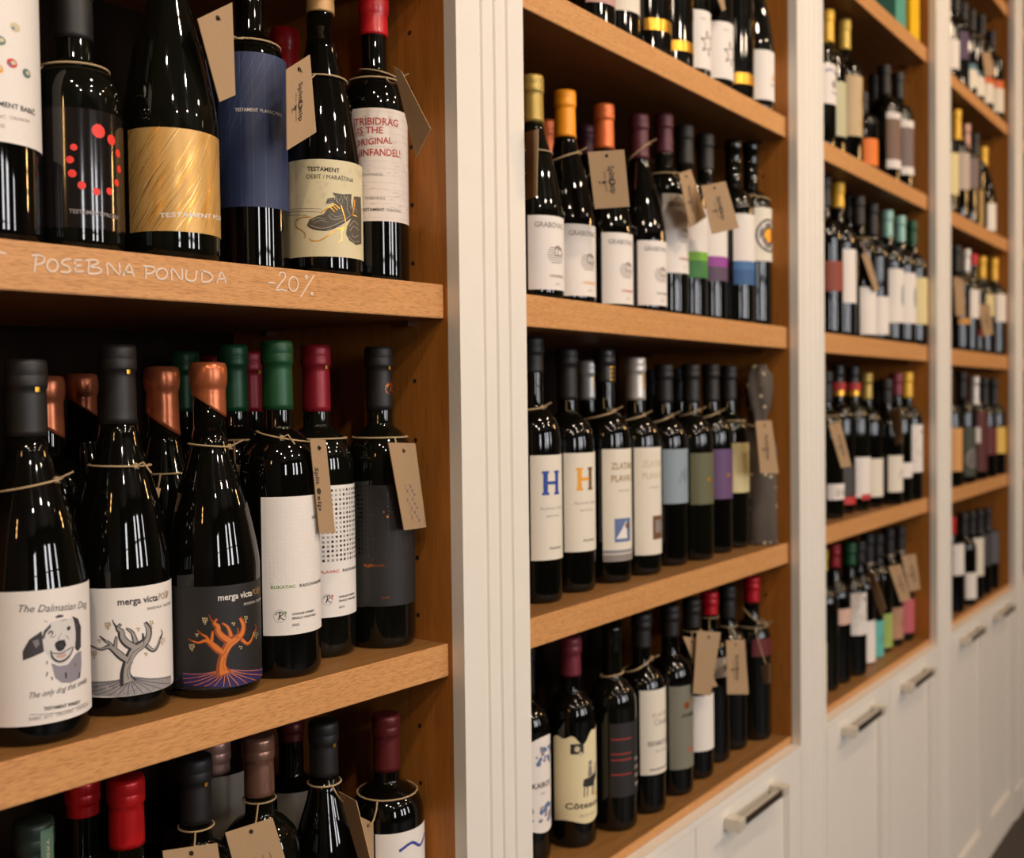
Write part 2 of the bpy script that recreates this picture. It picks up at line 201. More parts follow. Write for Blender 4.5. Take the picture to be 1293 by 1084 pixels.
{'p': [1.114, 0.0861, 1.0568], 'r': 0.0355, 'h': 0.3342, 'k': 'bx', 'c': ['cap_black', 0.2895], 'L': [['cream_paper', -62.0, 66, 0.0545, 0.1858, 'hblue']], 'd': 'bottle with big blue letter H on a cream label', 'g': 'wine bottles on the third shelf of the second bay'},
{'p': [1.202, 0.0918, 1.0568], 'r': 0.036, 'h': 0.3221, 'k': 'bx', 'c': ['cap_black', 0.2541], 'L': [['cream_paper', -66, 66, 0.0543, 0.1846, 'horange']], 'd': 'bottle with big yellow letter H on a cream label', 'g': 'wine bottles on the third shelf of the second bay'},
{'p': [1.424, 0.2, 1.0568], 'r': 0.0355, 'h': 0.3147, 'k': 'bx', 'c': ['cap_silver', 0.2551], 'L': [], 'd': 'silver capsule bottle behind the yellow letter bottle', 'g': 'wine bottles on the third shelf of the second bay'},
{'p': [1.2912, 0.0874, 1.0568], 'r': 0.036, 'h': 0.3248, 'k': 'bx', 'c': ['cap_blackgold', 0.2789], 'L': [['cream_paper', -66, 66, 0.0307, 0.186, 'zlatan']], 'd': 'bottle with gold print on black capsule and cream label with boat picture', 'g': 'wine bottles on the third shelf of the second bay'},
{'p': [1.3719, 0.0834, 1.0568], 'r': 0.0355, 'h': 0.3144, 'k': 'bx', 'c': ['cap_silver', 0.253], 'L': [['cream_paper', -66, 66, 0.0297, 0.1848, 'zlatan2']], 'd': 'bottle with white capsule and cream label with small brown picture', 'g': 'wine bottles on the third shelf of the second bay'},
{'p': [1.6066, 0.186, 1.0568], 'r': 0.0355, 'h': 0.3037, 'k': 'bx', 'c': ['cap_black', 0.2606], 'L': [], 'd': 'black capsule bottle behind, right of the white capsule', 'g': 'wine bottles on the third shelf of the second bay'},
{'p': [1.4713, 0.0908, 1.0568], 'r': 0.0355, 'h': 0.3074, 'k': 'bx', 'c': ['cap_black', 0.2488], 'L': [['blue_grey', -66, 66, 0.0952, 0.1781, 'script']], 'd': 'bottle with pale blue grey label', 'g': 'wine bottles on the third shelf of the second bay'},
{'p': [1.679, 0.174, 1.0568], 'r': 0.0355, 'h': 0.3073, 'k': 'bx', 'c': ['cap_black', 0.2493], 'L': [], 'd': 'black capsule bottle hidden behind the blue grey and olive labels', 'g': 'wine bottles on the third shelf of the second bay'},
{'p': [1.5425, 0.0806, 1.0568], 'r': 0.0345, 'h': 0.3086, 'k': 'bx', 'c': ['cap_black', 0.2481], 'L': [['olive_paper', -66, 66, 0.0883, 0.169, 'spark']], 'd': 'bottle with olive green label', 'g': 'wine bottles on the third shelf of the second bay'},
{'p': [1.6278, 0.0872, 1.0568], 'r': 0.0345, 'h': 0.3105, 'k': 'bx', 'c': ['cap_black', 0.2488], 'L': [['violet_paper', -66, 66, 0.0898, 0.1713, 'spark']], 'd': 'bottle with violet label', 'g': 'wine bottles on the third shelf of the second bay'},
{'p': [1.6983, 0.0885, 1.0568], 'r': 0.034, 'h': 0.3093, 'k': 'bx', 'c': ['cap_black', 0.251], 'L': [['pale_yellow', -66, 66, 0.0947, 0.1789, None]], 'd': 'bottle with pale yellow label beside the patterned gift bag', 'g': 'wine bottles on the third shelf of the second bay'},
{'p': [1.123, 0.1127, 0.7157], 'r': 0.0335, 'h': 0.2773, 'k': 'bx', 'c': ['cap_black', 0.2139], 'L': [['paper', -66, 66, 0.0511, 0.152, 'kairos']], 'd': 'bottle with blue engraved scene label cut by the white pilaster', 'g': 'wine bottles on the bottom shelf of the second bay'},
{'p': [1.202, 0.0912, 0.7157], 'r': 0.033, 'h': 0.2756, 'k': 'bx', 'c': ['cap_plum', 0.2246], 'L': [['parchment', -101.4, 66, 0.035, 0.1492, 'goat']], 'd': 'bottle with torn edged parchment label and donkey drawing', 'g': 'wine bottles on the bottom shelf of the second bay'},
{'p': [1.281, 0.0737, 0.7157], 'r': 0.0335, 'h': 0.2798, 'k': 'bx', 'c': None, 'L': [['grey_black_paper', -66, 66, 0.0484, 0.1503, 'redlines']], 'd': 'bottle with charcoal label and faint red lines', 'g': 'wine bottles on the bottom shelf of the second bay'},
{'p': [1.3589, 0.0705, 0.7157], 'r': 0.034, 'h': 0.2838, 'k': 'bx', 'c': ['cap_black', 0.2351], 'L': [['cream_paper', -66, 66, 0.0572, 0.1792, 'benmosche']], 'd': 'bottle with cream label left of the grey green label', 'g': 'wine bottles on the bottom shelf of the second bay'},
{'p': [1.4447, 0.0692, 0.7157], 'r': 0.0335, 'h': 0.2817, 'k': 'bx', 'c': ['cap_black', 0.2353], 'L': [['greygreen', -66, 66, 0.0406, 0.1658, 'anima']], 'd': 'bottle with grey green label and gold marks', 'g': 'wine bottles on the bottom shelf of the second bay'},
{'p': [1.5258, 0.074, 0.7157], 'r': 0.033, 'h': 0.2782, 'k': 'bx', 'c': ['cap_black', 0.2334], 'L': [['paper', -66, 66, 0.0448, 0.1319, None]], 'd': 'bottle with low white label under two kraft tags', 'g': 'wine bottles on the bottom shelf of the second bay'},
{'p': [1.6106, 0.0847, 0.7157], 'r': 0.0325, 'h': 0.2757, 'k': 'bx', 'c': ['cap_red2', 0.2392], 'L': [['paper', -66, 66, 0.1404, 0.1728, 'w']], 'd': 'bottle with red capsule rising above the kraft tags', 'g': 'wine bottles on the bottom shelf of the second bay'},
{'p': [1.6855, 0.0868, 0.7157], 'r': 0.0325, 'h': 0.275, 'k': 'bx', 'c': ['cap_black', 0.2195], 'L': [], 'd': 'bottle with dark capsule and kraft tag on its front, second from the right', 'g': 'wine bottles on the bottom shelf of the second bay'},
{'p': [1.758, 0.075, 0.7157], 'r': 0.033, 'h': 0.2809, 'k': 'bx', 'c': ['cap_red2', 0.2375], 'L': [['darkred_paper', -66, 66, 0.1471, 0.1775, None]], 'd': 'bottle with red capsule, rightmost on the second bay bottom shelf', 'g': 'wine bottles on the bottom shelf of the second bay'},
{'p': [2.0646, 0.0672, 1.7933], 'r': 0.0375, 'h': 0.2894, 'k': 'bx', 'c': ['cap_purple2', 0.2383], 'L': [['paper', -66, 66, 0.0854, 0.1627, 'bluescript']], 'd': 'purple capsule bottle with blue lettered label at the edge of the third bay', 'g': 'wine bottles on the second shelf of the third bay'},
{'p': [2.1415, 0.0728, 1.7933], 'r': 0.0365, 'h': 0.2971, 'k': 'bx', 'c': ['cap_yellow', 0.2321], 'L': [['greenish', -66, 66, 0.0389, 0.1471, None]], 'd': 'bottle with yellow capsule and pale green label, upper row of the third bay', 'g': 'wine bottles on the second shelf of the third bay'},
{'p': [2.2319, 0.07, 1.7933], 'r': 0.037, 'h': 0.3025, 'k': 'bx', 'c': ['cap_olivegold', 0.2405], 'L': [['tan_label', -66, 66, 0.0557, 0.1804, 'goldspot']], 'd': 'bottle with gold capsule and tan label', 'g': 'wine bottles on the second shelf of the third bay'},
{'p': [2.3428, 0.07, 1.7933], 'r': 0.034, 'h': 0.1779, 'k': 'bx', 'c': ['cap_black', 0.1365], 'L': [['orange_label', -66, 66, 0.0152, 0.0726, None]], 'd': 'short bottle with bright orange label', 'g': 'wine bottles on the second shelf of the third bay'},
{'p': [2.6224, 0.1314, 1.7933], 'r': 0.0345, 'h': 0.295, 'k': 'bx', 'c': ['cap_black', 0.2058], 'L': [['charcoal', -66, 66, 0.0599, 0.1445, None]], 'd': 'dark bottle right of the orange label', 'g': 'wine bottles on the second shelf of the third bay'},
{'p': [2.5031, 0.07, 1.7933], 'r': 0.035, 'h': 0.2749, 'k': 'bx', 'c': ['cap_black', 0.2061], 'L': [['mocha', -66, 66, 0.0369, 0.1581, None], ['paper', -66, 66, 0.1474, 0.1617, None], ['paper', -66, 66, 0.0351, 0.0547, None]], 'd': 'brown label bottle with white edging, left of a matching one', 'g': 'wine bottles on the second shelf of the third bay'},
{'p': [2.5927, 0.0662, 1.7933], 'r': 0.035, 'h': 0.2793, 'k': 'bx', 'c': ['cap_black', 0.2161], 'L': [['mauve', -66, 66, 0.0404, 0.156, None], ['paper', -66, 66, 0.145, 0.1615, None], ['paper', -66, 66, 0.0349, 0.0533, None]], 'd': 'mauve label bottle with white edging, rightmost in the upper row of the third bay', 'g': 'wine bottles on the second shelf of the third bay'},
{'p': [2.1108, 0.07, 1.4336], 'r': 0.0365, 'h': 0.3186, 'k': 'bx', 'c': ['cap_black', 0.2562], 'L': [['redgold', -66, 66, 0.0874, 0.1467, None]], 'd': 'bottle with red and gold label half hidden by the pilaster, third shelf of third bay', 'g': 'wine bottles on the third shelf of the third bay'},
{'p': [2.1888, 0.07, 1.4336], 'r': 0.0365, 'h': 0.3186, 'k': 'bx', 'c': ['cap_yellow', 0.2671], 'L': [['paper', -66, 66, 0.0692, 0.1785, None]], 'd': 'bottle with yellow capsule and white label, third shelf of third bay', 'g': 'wine bottles on the third shelf of the third bay'},
{'p': [2.3432, 0.0996, 1.4336], 'r': 0.036, 'h': 0.3186, 'k': 'bx', 'c': ['cap_black', 0.2695], 'L': [['dullgold', -66, 66, 0.1021, 0.1637, None]], 'd': 'dark bottle with dull gold label right of the yellow capsule', 'g': 'wine bottles on the third shelf of the third bay'},
{'p': [2.2812, 0.058, 1.4336], 'r': 0.036, 'h': 0.3028, 'k': 'bx', 'c': ['cap_black', 0.2401], 'L': [['paper', -66, 66, 0.0083, 0.1079, None]], 'd': 'dark capsule bottle with low white label, left of its twin', 'g': 'wine bottles on the third shelf of the third bay'},
{'p': [2.4119, 0.0712, 1.4336], 'r': 0.036, 'h': 0.3076, 'k': 'bx', 'c': ['cap_black', 0.2351], 'L': [['paper', -66, 66, 0.0146, 0.0982, None]], 'd': 'dark capsule bottle with low white label, next to the pale blue capsules', 'g': 'wine bottles on the third shelf of the third bay'},
{'p': [2.4852, 0.0604, 1.4336], 'r': 0.036, 'h': 0.3005, 'k': 'bx', 'c': ['cap_teal', 0.239], 'L': [['paper', -66, 66, 0.044, 0.165, 'bluedot']], 'd': 'pale blue capsule bottle, left of the two', 'g': 'wine bottles on the third shelf of the third bay'},
{'p': [2.5585, 0.0536, 1.4336], 'r': 0.036, 'h': 0.2968, 'k': 'bx', 'c': ['cap_teal', 0.2359], 'L': [['paper', -66, 66, 0.0456, 0.1621, 'bluedot']], 'd': 'pale blue capsule bottle, right of the two', 'g': 'wine bottles on the third shelf of the third bay'},
{'p': [2.6321, 0.0474, 1.4336], 'r': 0.036, 'h': 0.2945, 'k': 'bx', 'c': ['cap_green', 0.2361], 'L': [['pale_yellow', -66, 66, 0.0472, 0.1571, None]], 'd': 'dark green capsule bottle with cream label beside the wooden side panel', 'g': 'wine bottles on the third shelf of the third bay'},
{'p': [2.133, 0.0767, 1.0664], 'r': 0.036, 'h': 0.2964, 'k': 'bx', 'c': ['cap_black', 0.2344], 'L': [['paper', -66, 66, 0.0383, 0.0701, 'en']], 'd': 'bottle with low white EN label, leftmost on the fourth shelf of the third bay', 'g': 'wine bottles on the fourth shelf of the third bay'},
{'p': [2.2309, 0.0866, 1.0664], 'r': 0.036, 'h': 0.3116, 'k': 'bx', 'c': ['cap_redgold', 0.2563], 'L': [['charcoal', -66, 66, 0.0381, 0.0993, None], ['red_label', -66, 66, 0.0199, 0.0365, None]], 'd': 'tall neck bottle with red and gold collar, left of the two', 'g': 'wine bottles on the fourth shelf of the third bay'},
{'p': [2.3079, 0.0805, 1.0664], 'r': 0.036, 'h': 0.3112, 'k': 'bx', 'c': ['cap_redgold', 0.2562], 'L': [['paper', -66, 66, 0.0289, 0.1155, None], ['red_label', -41.5, 66, 0.0238, 0.0357, None]], 'd': 'tall neck bottle with red and gold collar above a white label, right of the two', 'g': 'wine bottles on the fourth shelf of the third bay'},
{'p': [2.3869, 0.077, 1.0664], 'r': 0.0355, 'h': 0.2968, 'k': 'bx', 'c': ['cap_olive', 0.2387], 'L': [['cream_paper', -66, 66, 0.0244, 0.1082, None]], 'd': 'olive gold capsule bottle with cream label, fourth shelf of the third bay', 'g': 'wine bottles on the fourth shelf of the third bay'},
{'p': [2.474, 0.0601, 1.0664], 'r': 0.036, 'h': 0.2831, 'k': 'bx', 'c': ['cap_black', 0.229], 'L': [['cream_paper', -66, 66, 0.029, 0.1113, 'script']], 'd': 'black capsule bottle with broad cream label, fourth shelf of the third bay', 'g': 'wine bottles on the fourth shelf of the third bay'},
{'p': [2.6341, 0.1264, 1.0664], 'r': 0.034, 'h': 0.2822, 'k': 'bx', 'c': ['cap_black', 0.2282], 'L': [], 'd': 'black capsule bottle hidden behind the broad cream label', 'g': 'wine bottles on the fourth shelf of the third bay'},
{'p': [2.5469, 0.0586, 1.0664], 'r': 0.0345, 'h': 0.2985, 'k': 'bx', 'c': ['cap_plum', 0.2467], 'L': [['paper', -66, 66, 0.0565, 0.0913, None]], 'd': 'plum capsule bottle left of the gold capsule in the fourth row of the third bay', 'g': 'wine bottles on the fourth shelf of the third bay'},
{'p': [2.6196, 0.056, 1.0664], 'r': 0.036, 'h': 0.3013, 'k': 'bx', 'c': ['cap_yellow', 0.2409], 'L': [['paper', -66, 66, 0.0651, 0.1774, 'dotted']], 'd': 'gold capsule bottle with grey printed white label, rightmost in its row of the third bay', 'g': 'wine bottles on the fourth shelf of the third bay'},
{'p': [2.0246, 0.0757, 0.7236], 'r': 0.036, 'h': 0.2808, 'k': 'bx', 'c': ['cap_yellow', 0.2489], 'L': [['pale_yellow', -66, 66, 0.0123, 0.1094, None]], 'd': 'bottle with cream label at the edge of the third bay bottom shelf', 'g': 'wine bottles on the bottom shelf of the third bay'},
{'p': [2.1009, 0.0767, 0.7236], 'r': 0.0345, 'h': 0.2811, 'k': 'bx', 'c': ['cap_lime', 0.2385], 'L': [], 'd': 'yellow green capsule bottle, bottom shelf of the third bay', 'g': 'wine bottles on the bottom shelf of the third bay'},
{'p': [2.1715, 0.0757, 0.7236], 'r': 0.0345, 'h': 0.2826, 'k': 'bx', 'c': ['cap_red', 0.2355], 'L': [['peach', -66, 66, 0.1216, 0.1541, None]], 'd': 'red capsule bottle with small peach label, bottom shelf of the third bay', 'g': 'wine bottles on the bottom shelf of the third bay'},
{'p': [2.2486, 0.0688, 0.7236], 'r': 0.0345, 'h': 0.2776, 'k': 'bx', 'c': ['cap_green', 0.2309], 'L': [['paper', -66, 66, 0.087, 0.1755, 'dotted']], 'd': 'green capsule bottle with large white label, bottom shelf of the third bay', 'g': 'wine bottles on the bottom shelf of the third bay'},
{'p': [2.3576, 0.0847, 0.7236], 'r': 0.034, 'h': 0.2676, 'k': 'bx', 'c': ['cap_black', 0.2205], 'L': [['paper', -66, 66, 0.0038, 0.0963, None]], 'd': 'bottle with black and white label left of the turquoise one', 'g': 'wine bottles on the bottom shelf of the third bay'},
{'p': [2.4275, 0.088, 0.7236], 'r': 0.034, 'h': 0.2757, 'k': 'bx', 'c': ['cap_black', 0.2148], 'L': [['turquoise', -66, 66, 0.0015, 0.0837, 'script']], 'd': 'bottle with turquoise label', 'g': 'wine bottles on the bottom shelf of the third bay'},
{'p': [2.4967, 0.0883, 0.7236], 'r': 0.0335, 'h': 0.2683, 'k': 'bx', 'c': ['cap_black', 0.2151], 'L': [['lime_label', -66, 66, 0.0094, 0.0881, None]], 'd': 'bottle with lime green label', 'g': 'wine bottles on the bottom shelf of the third bay'},
{'p': [2.5657, 0.0838, 0.7236], 'r': 0.0335, 'h': 0.2744, 'k': 'bx', 'c': ['cap_black', 0.2161], 'L': [['tanpink', -66, 66, 0.0171, 0.0919, 'script']], 'd': 'bottle with tan label between lime and pink ones', 'g': 'wine bottles on the bottom shelf of the third bay'},
{'p': [2.6346, 0.0783, 0.7236], 'r': 0.0335, 'h': 0.2733, 'k': 'bx', 'c': ['cap_black', 0.2177], 'L': [['pink_label', -66, 66, 0.0201, 0.1002, None]], 'd': 'bottle with pink label under two kraft tags', 'g': 'wine bottles on the bottom shelf of the third bay'},
{'p': [2.9659, 0.055, 2.1374], 'r': 0.0355, 'h': 0.2651, 'k': 'bx', 'c': ['cap_black', 0.2031], 'L': [['paper', -66, 66, 0.0243, 0.0998, None]], 'd': 'bottle with white label by the pilaster, upper row of the fourth bay', 'g': 'wine bottles on the upper shelf of the fourth bay'},
{'p': [3.0705, 0.055, 2.1374], 'r': 0.0355, 'h': 0.2654, 'k': 'bx', 'c': ['cap_black', 0.2034], 'L': [['purple_dark', -66, 66, 0.0748, 0.1483, None]], 'd': 'dark purple and gold bottle, upper row of the fourth bay', 'g': 'wine bottles on the upper shelf of the fourth bay'},
{'p': [3.1553, 0.055, 2.1374], 'r': 0.036, 'h': 0.2582, 'k': 'bx', 'c': ['cap_black', 0.1962], 'L': [['tealtop', -66, 66, 0.0678, 0.0828, None], ['cream_paper', -66, 66, 0.0204, 0.0678, None]], 'd': 'cream label with teal top, nearer of the two in the fourth bay', 'g': 'wine bottles on the upper shelf of the fourth bay'},
{'p': [3.2442, 0.055, 2.1374], 'r': 0.0355, 'h': 0.2639, 'k': 'bx', 'c': ['cap_black', 0.2019], 'L': [['tealtop', -66, 66, 0.0717, 0.0849, None], ['cream_paper', -66, 66, 0.0165, 0.0717, None]], 'd': 'cream label with teal top, farther of the two in the fourth bay', 'g': 'wine bottles on the upper shelf of the fourth bay'},
{'p': [3.3567, 0.055, 2.1374], 'r': 0.035, 'h': 0.2822, 'k': 'bx', 'c': ['cap_black', 0.2202], 'L': [['orange_red', -66, 66, 0.0757, 0.0939, None], ['cream_paper', -66, 66, 0.0211, 0.0757, None]], 'd': 'cream label with orange top, nearer of the two in the fourth bay', 'g': 'wine bottles on the upper shelf of the fourth bay'},
{'p': [3.4864, 0.055, 2.1374], 'r': 0.036, 'h': 0.2712, 'k': 'bx', 'c': ['cap_black', 0.2148], 'L': [['orange_red', -66, 66, 0.0912, 0.1147, None], ['cream_paper', -66, 66, 0.0207, 0.0912, None]], 'd': 'cream label with orange top, rightmost bottle in the upper row of the fourth bay', 'g': 'wine bottles on the upper shelf of the fourth bay'},
{'p': [2.9552, 0.055, 1.7879], 'r': 0.036, 'h': 0.2781, 'k': 'bx', 'c': ['cap_yellow', 0.2272], 'L': [['pale_yellow', -66, 66, 0.0465, 0.1549, None]], 'd': 'bottle with pale label half behind the pilaster, second shelf of the fourth bay', 'g': 'wine bottles on the second shelf of the fourth bay'},
{'p': [3.0761, 0.055, 1.7879], 'r': 0.0355, 'h': 0.2974, 'k': 'bx', 'c': ['cap_yellow', 0.215], 'L': [['greyish_label', -66, 66, 0.0772, 0.1767, None]], 'd': 'yellow capsule bottle with grey white label, second shelf of the fourth bay', 'g': 'wine bottles on the second shelf of the fourth bay'},
{'p': [3.1791, 0.055, 1.7879], 'r': 0.0355, 'h': 0.2795, 'k': 'bx', 'c': ['cap_rose', 0.206], 'L': [['mauve', -66, 66, 0.0972, 0.1799, None]], 'd': 'rose capsule bottle with dark mauve label, second shelf of the fourth bay', 'g': 'wine bottles on the second shelf of the fourth bay'},
{'p': [3.2788, 0.055, 1.7879], 'r': 0.0355, 'h': 0.2723, 'k': 'bx', 'c': ['cap_black', 0.2103], 'L': [['dullgold', -60.0, -32.5, 0.0049, 0.1079, None]], 'd': 'black bottle with gold flecked side, second shelf of the fourth bay', 'g': 'wine bottles on the second shelf of the fourth bay'},
{'p': [3.3839, 0.055, 1.7879], 'r': 0.0355, 'h': 0.2532, 'k': 'bg', 'c': ['cap_yellow', 0.1969], 'L': [['paper', -66, 66, 0.0041, 0.0848, None]], 'd': 'sloping bottle with yellow capsule and low white label, second shelf of the fourth bay', 'g': 'wine bottles on the second shelf of the fourth bay'},
{'p': [3.0735, 0.055, 1.4327], 'r': 0.036, 'h': 0.2861, 'k': 'bx', 'c': ['cap_black', 0.2115], 'L': [['amber_label', -66, 66, 0.071, 0.088, None]], 'd': 'dark bottle behind a kraft tag, third shelf of the fourth bay', 'g': 'wine bottles on the third shelf of the fourth bay'},
{'p': [3.1767, 0.055, 1.4327], 'r': 0.0355, 'h': 0.2863, 'k': 'bx', 'c': ['cap_silver', 0.2229], 'L': [['paper', -66, 66, 0.0938, 0.1726, None]], 'd': 'silver capsule bottle, third shelf of the fourth bay', 'g': 'wine bottles on the third shelf of the fourth bay'},
{'p': [3.258, 0.055, 1.4327], 'r': 0.0355, 'h': 0.2815, 'k': 'bx', 'c': ['cap_red2', 0.2504], 'L': [['red_label', -66, 66, 0.0468, 0.0692, None]], 'd': 'red capsule bottle, third shelf of the fourth bay', 'g': 'wine bottles on the third shelf of the fourth bay'},
{'p': [3.3624, 0.055, 1.4327], 'r': 0.0355, 'h': 0.2853, 'k': 'bx', 'c': ['cap_yellow', 0.2211], 'L': [['pale_yellow', -66, 66, 0.1087, 0.1731, None]], 'd': 'yellow capsule bottle behind a kraft tag, third shelf of the fourth bay', 'g': 'wine bottles on the third shelf of the fourth bay'},
{'p': [3.5072, 0.0535, 1.4327], 'r': 0.036, 'h': 0.295, 'k': 'bx', 'c': ['cap_yellow', 0.2262], 'L': [['paper', -66, 66, 0.1001, 0.1836, None]], 'd': 'yellow capsule bottle with white label, rightmost on the third shelf of the fourth bay', 'g': 'wine bottles on the third shelf of the fourth bay'},
{'p': [2.9888, 0.055, 1.0716], 'r': 0.036, 'h': 0.3036, 'k': 'bx', 'c': ['cap_black', 0.2416], 'L': [['orange_tan', -66, 66, 0.0396, 0.1546, None]], 'd': 'bottle with orange tan label beside the pilaster of the fourth bay', 'g': 'wine bottles on the fourth shelf of the fourth bay'},
{'p': [3.1304, 0.055, 1.0716], 'r': 0.0365, 'h': 0.3057, 'k': 'bx', 'c': ['cap_black', 0.229], 'L': [['olive_dark', -66, 66, 0.018, 0.153, 'ring']], 'd': 'dark green bottle with a grey ring printed on it', 'g': 'wine bottles on the fourth shelf of the fourth bay'},
{'p': [3.2744, 0.055, 1.0716], 'r': 0.0355, 'h': 0.2942, 'k': 'bx', 'c': ['cap_silver', 0.2122], 'L': [['wine_red', -66, 66, 0.0224, 0.1943, None], ['paper', -70.0, -48.8, 0.1039, 0.1491, None]], 'd': 'white capsule bottle with wine red body', 'g': 'wine bottles on the fourth shelf of the fourth bay'},
{'p': [3.3899, 0.055, 1.0716], 'r': 0.035, 'h': 0.2909, 'k': 'bx', 'c': ['cap_black', 0.2111], 'L': [['darkred_paper', -66, 66, 0.0644, 0.146, None]], 'd': 'black capsule bottle with dark red round label', 'g': 'wine bottles on the fourth shelf of the fourth bay'},
{'p': [3.5077, 0.0539, 1.0716], 'r': 0.0355, 'h': 0.2896, 'k': 'bx', 'c': ['cap_black', 0.2099], 'L': [['yellow_label', -66, 66, 0.0637, 0.1429, None]], 'd': 'black capsule bottle with yellow label, rightmost on the fourth shelf of the fourth bay', 'g': 'wine bottles on the fourth shelf of the fourth bay'},
{'p': [3.0266, 0.0591, 0.7302], 'r': 0.035, 'h': 0.2518, 'k': 'bx', 'c': ['cap_red2', 0.2084], 'L': [['paper', -66, 66, 0.1002, 0.1832, None]], 'd': 'red capsule bottle with white label, bottom shelf of the fourth bay', 'g': 'wine bottles on the bottom shelf of the fourth bay'},
{'p': [3.1477, 0.0555, 0.7302], 'r': 0.035, 'h': 0.2538, 'k': 'bx', 'c': ['cap_black', 0.189], 'L': [['paper', -66, 66, 0.0176, 0.0903, None]], 'd': 'dark bottle with low white label, bottom shelf of the fourth bay', 'g': 'wine bottles on the bottom shelf of the fourth bay'},
{'p': [3.2562, 0.0599, 0.7302], 'r': 0.034, 'h': 0.2483, 'k': 'bx', 'c': ['cap_black', 0.1814], 'L': [['cream_paper', -66, 66, 0.0658, 0.1747, None]], 'd': 'dark bottle with cream label, bottom shelf of the fourth bay', 'g': 'wine bottles on the bottom shelf of the fourth bay'},
{'p': [3.346, 0.0588, 0.7302], 'r': 0.034, 'h': 0.2449, 'k': 'bx', 'c': ['cap_black', 0.1765], 'L': [['charcoal', -66, 66, 0.0836, 0.1764, None]], 'd': 'dark bottle with charcoal label, second from the right on the fourth bay bottom shelf', 'g': 'wine bottles on the bottom shelf of the fourth bay'},
{'p': [3.454, 0.0607, 0.7302], 'r': 0.034, 'h': 0.24, 'k': 'bx', 'c': ['cap_black', 0.1696], 'L': [['slate', -66, 66, 0.0764, 0.1718, None]], 'd': 'dark bottle with slate label, rightmost on the fourth bay bottom shelf', 'g': 'wine bottles on the bottom shelf of the fourth bay'},
]
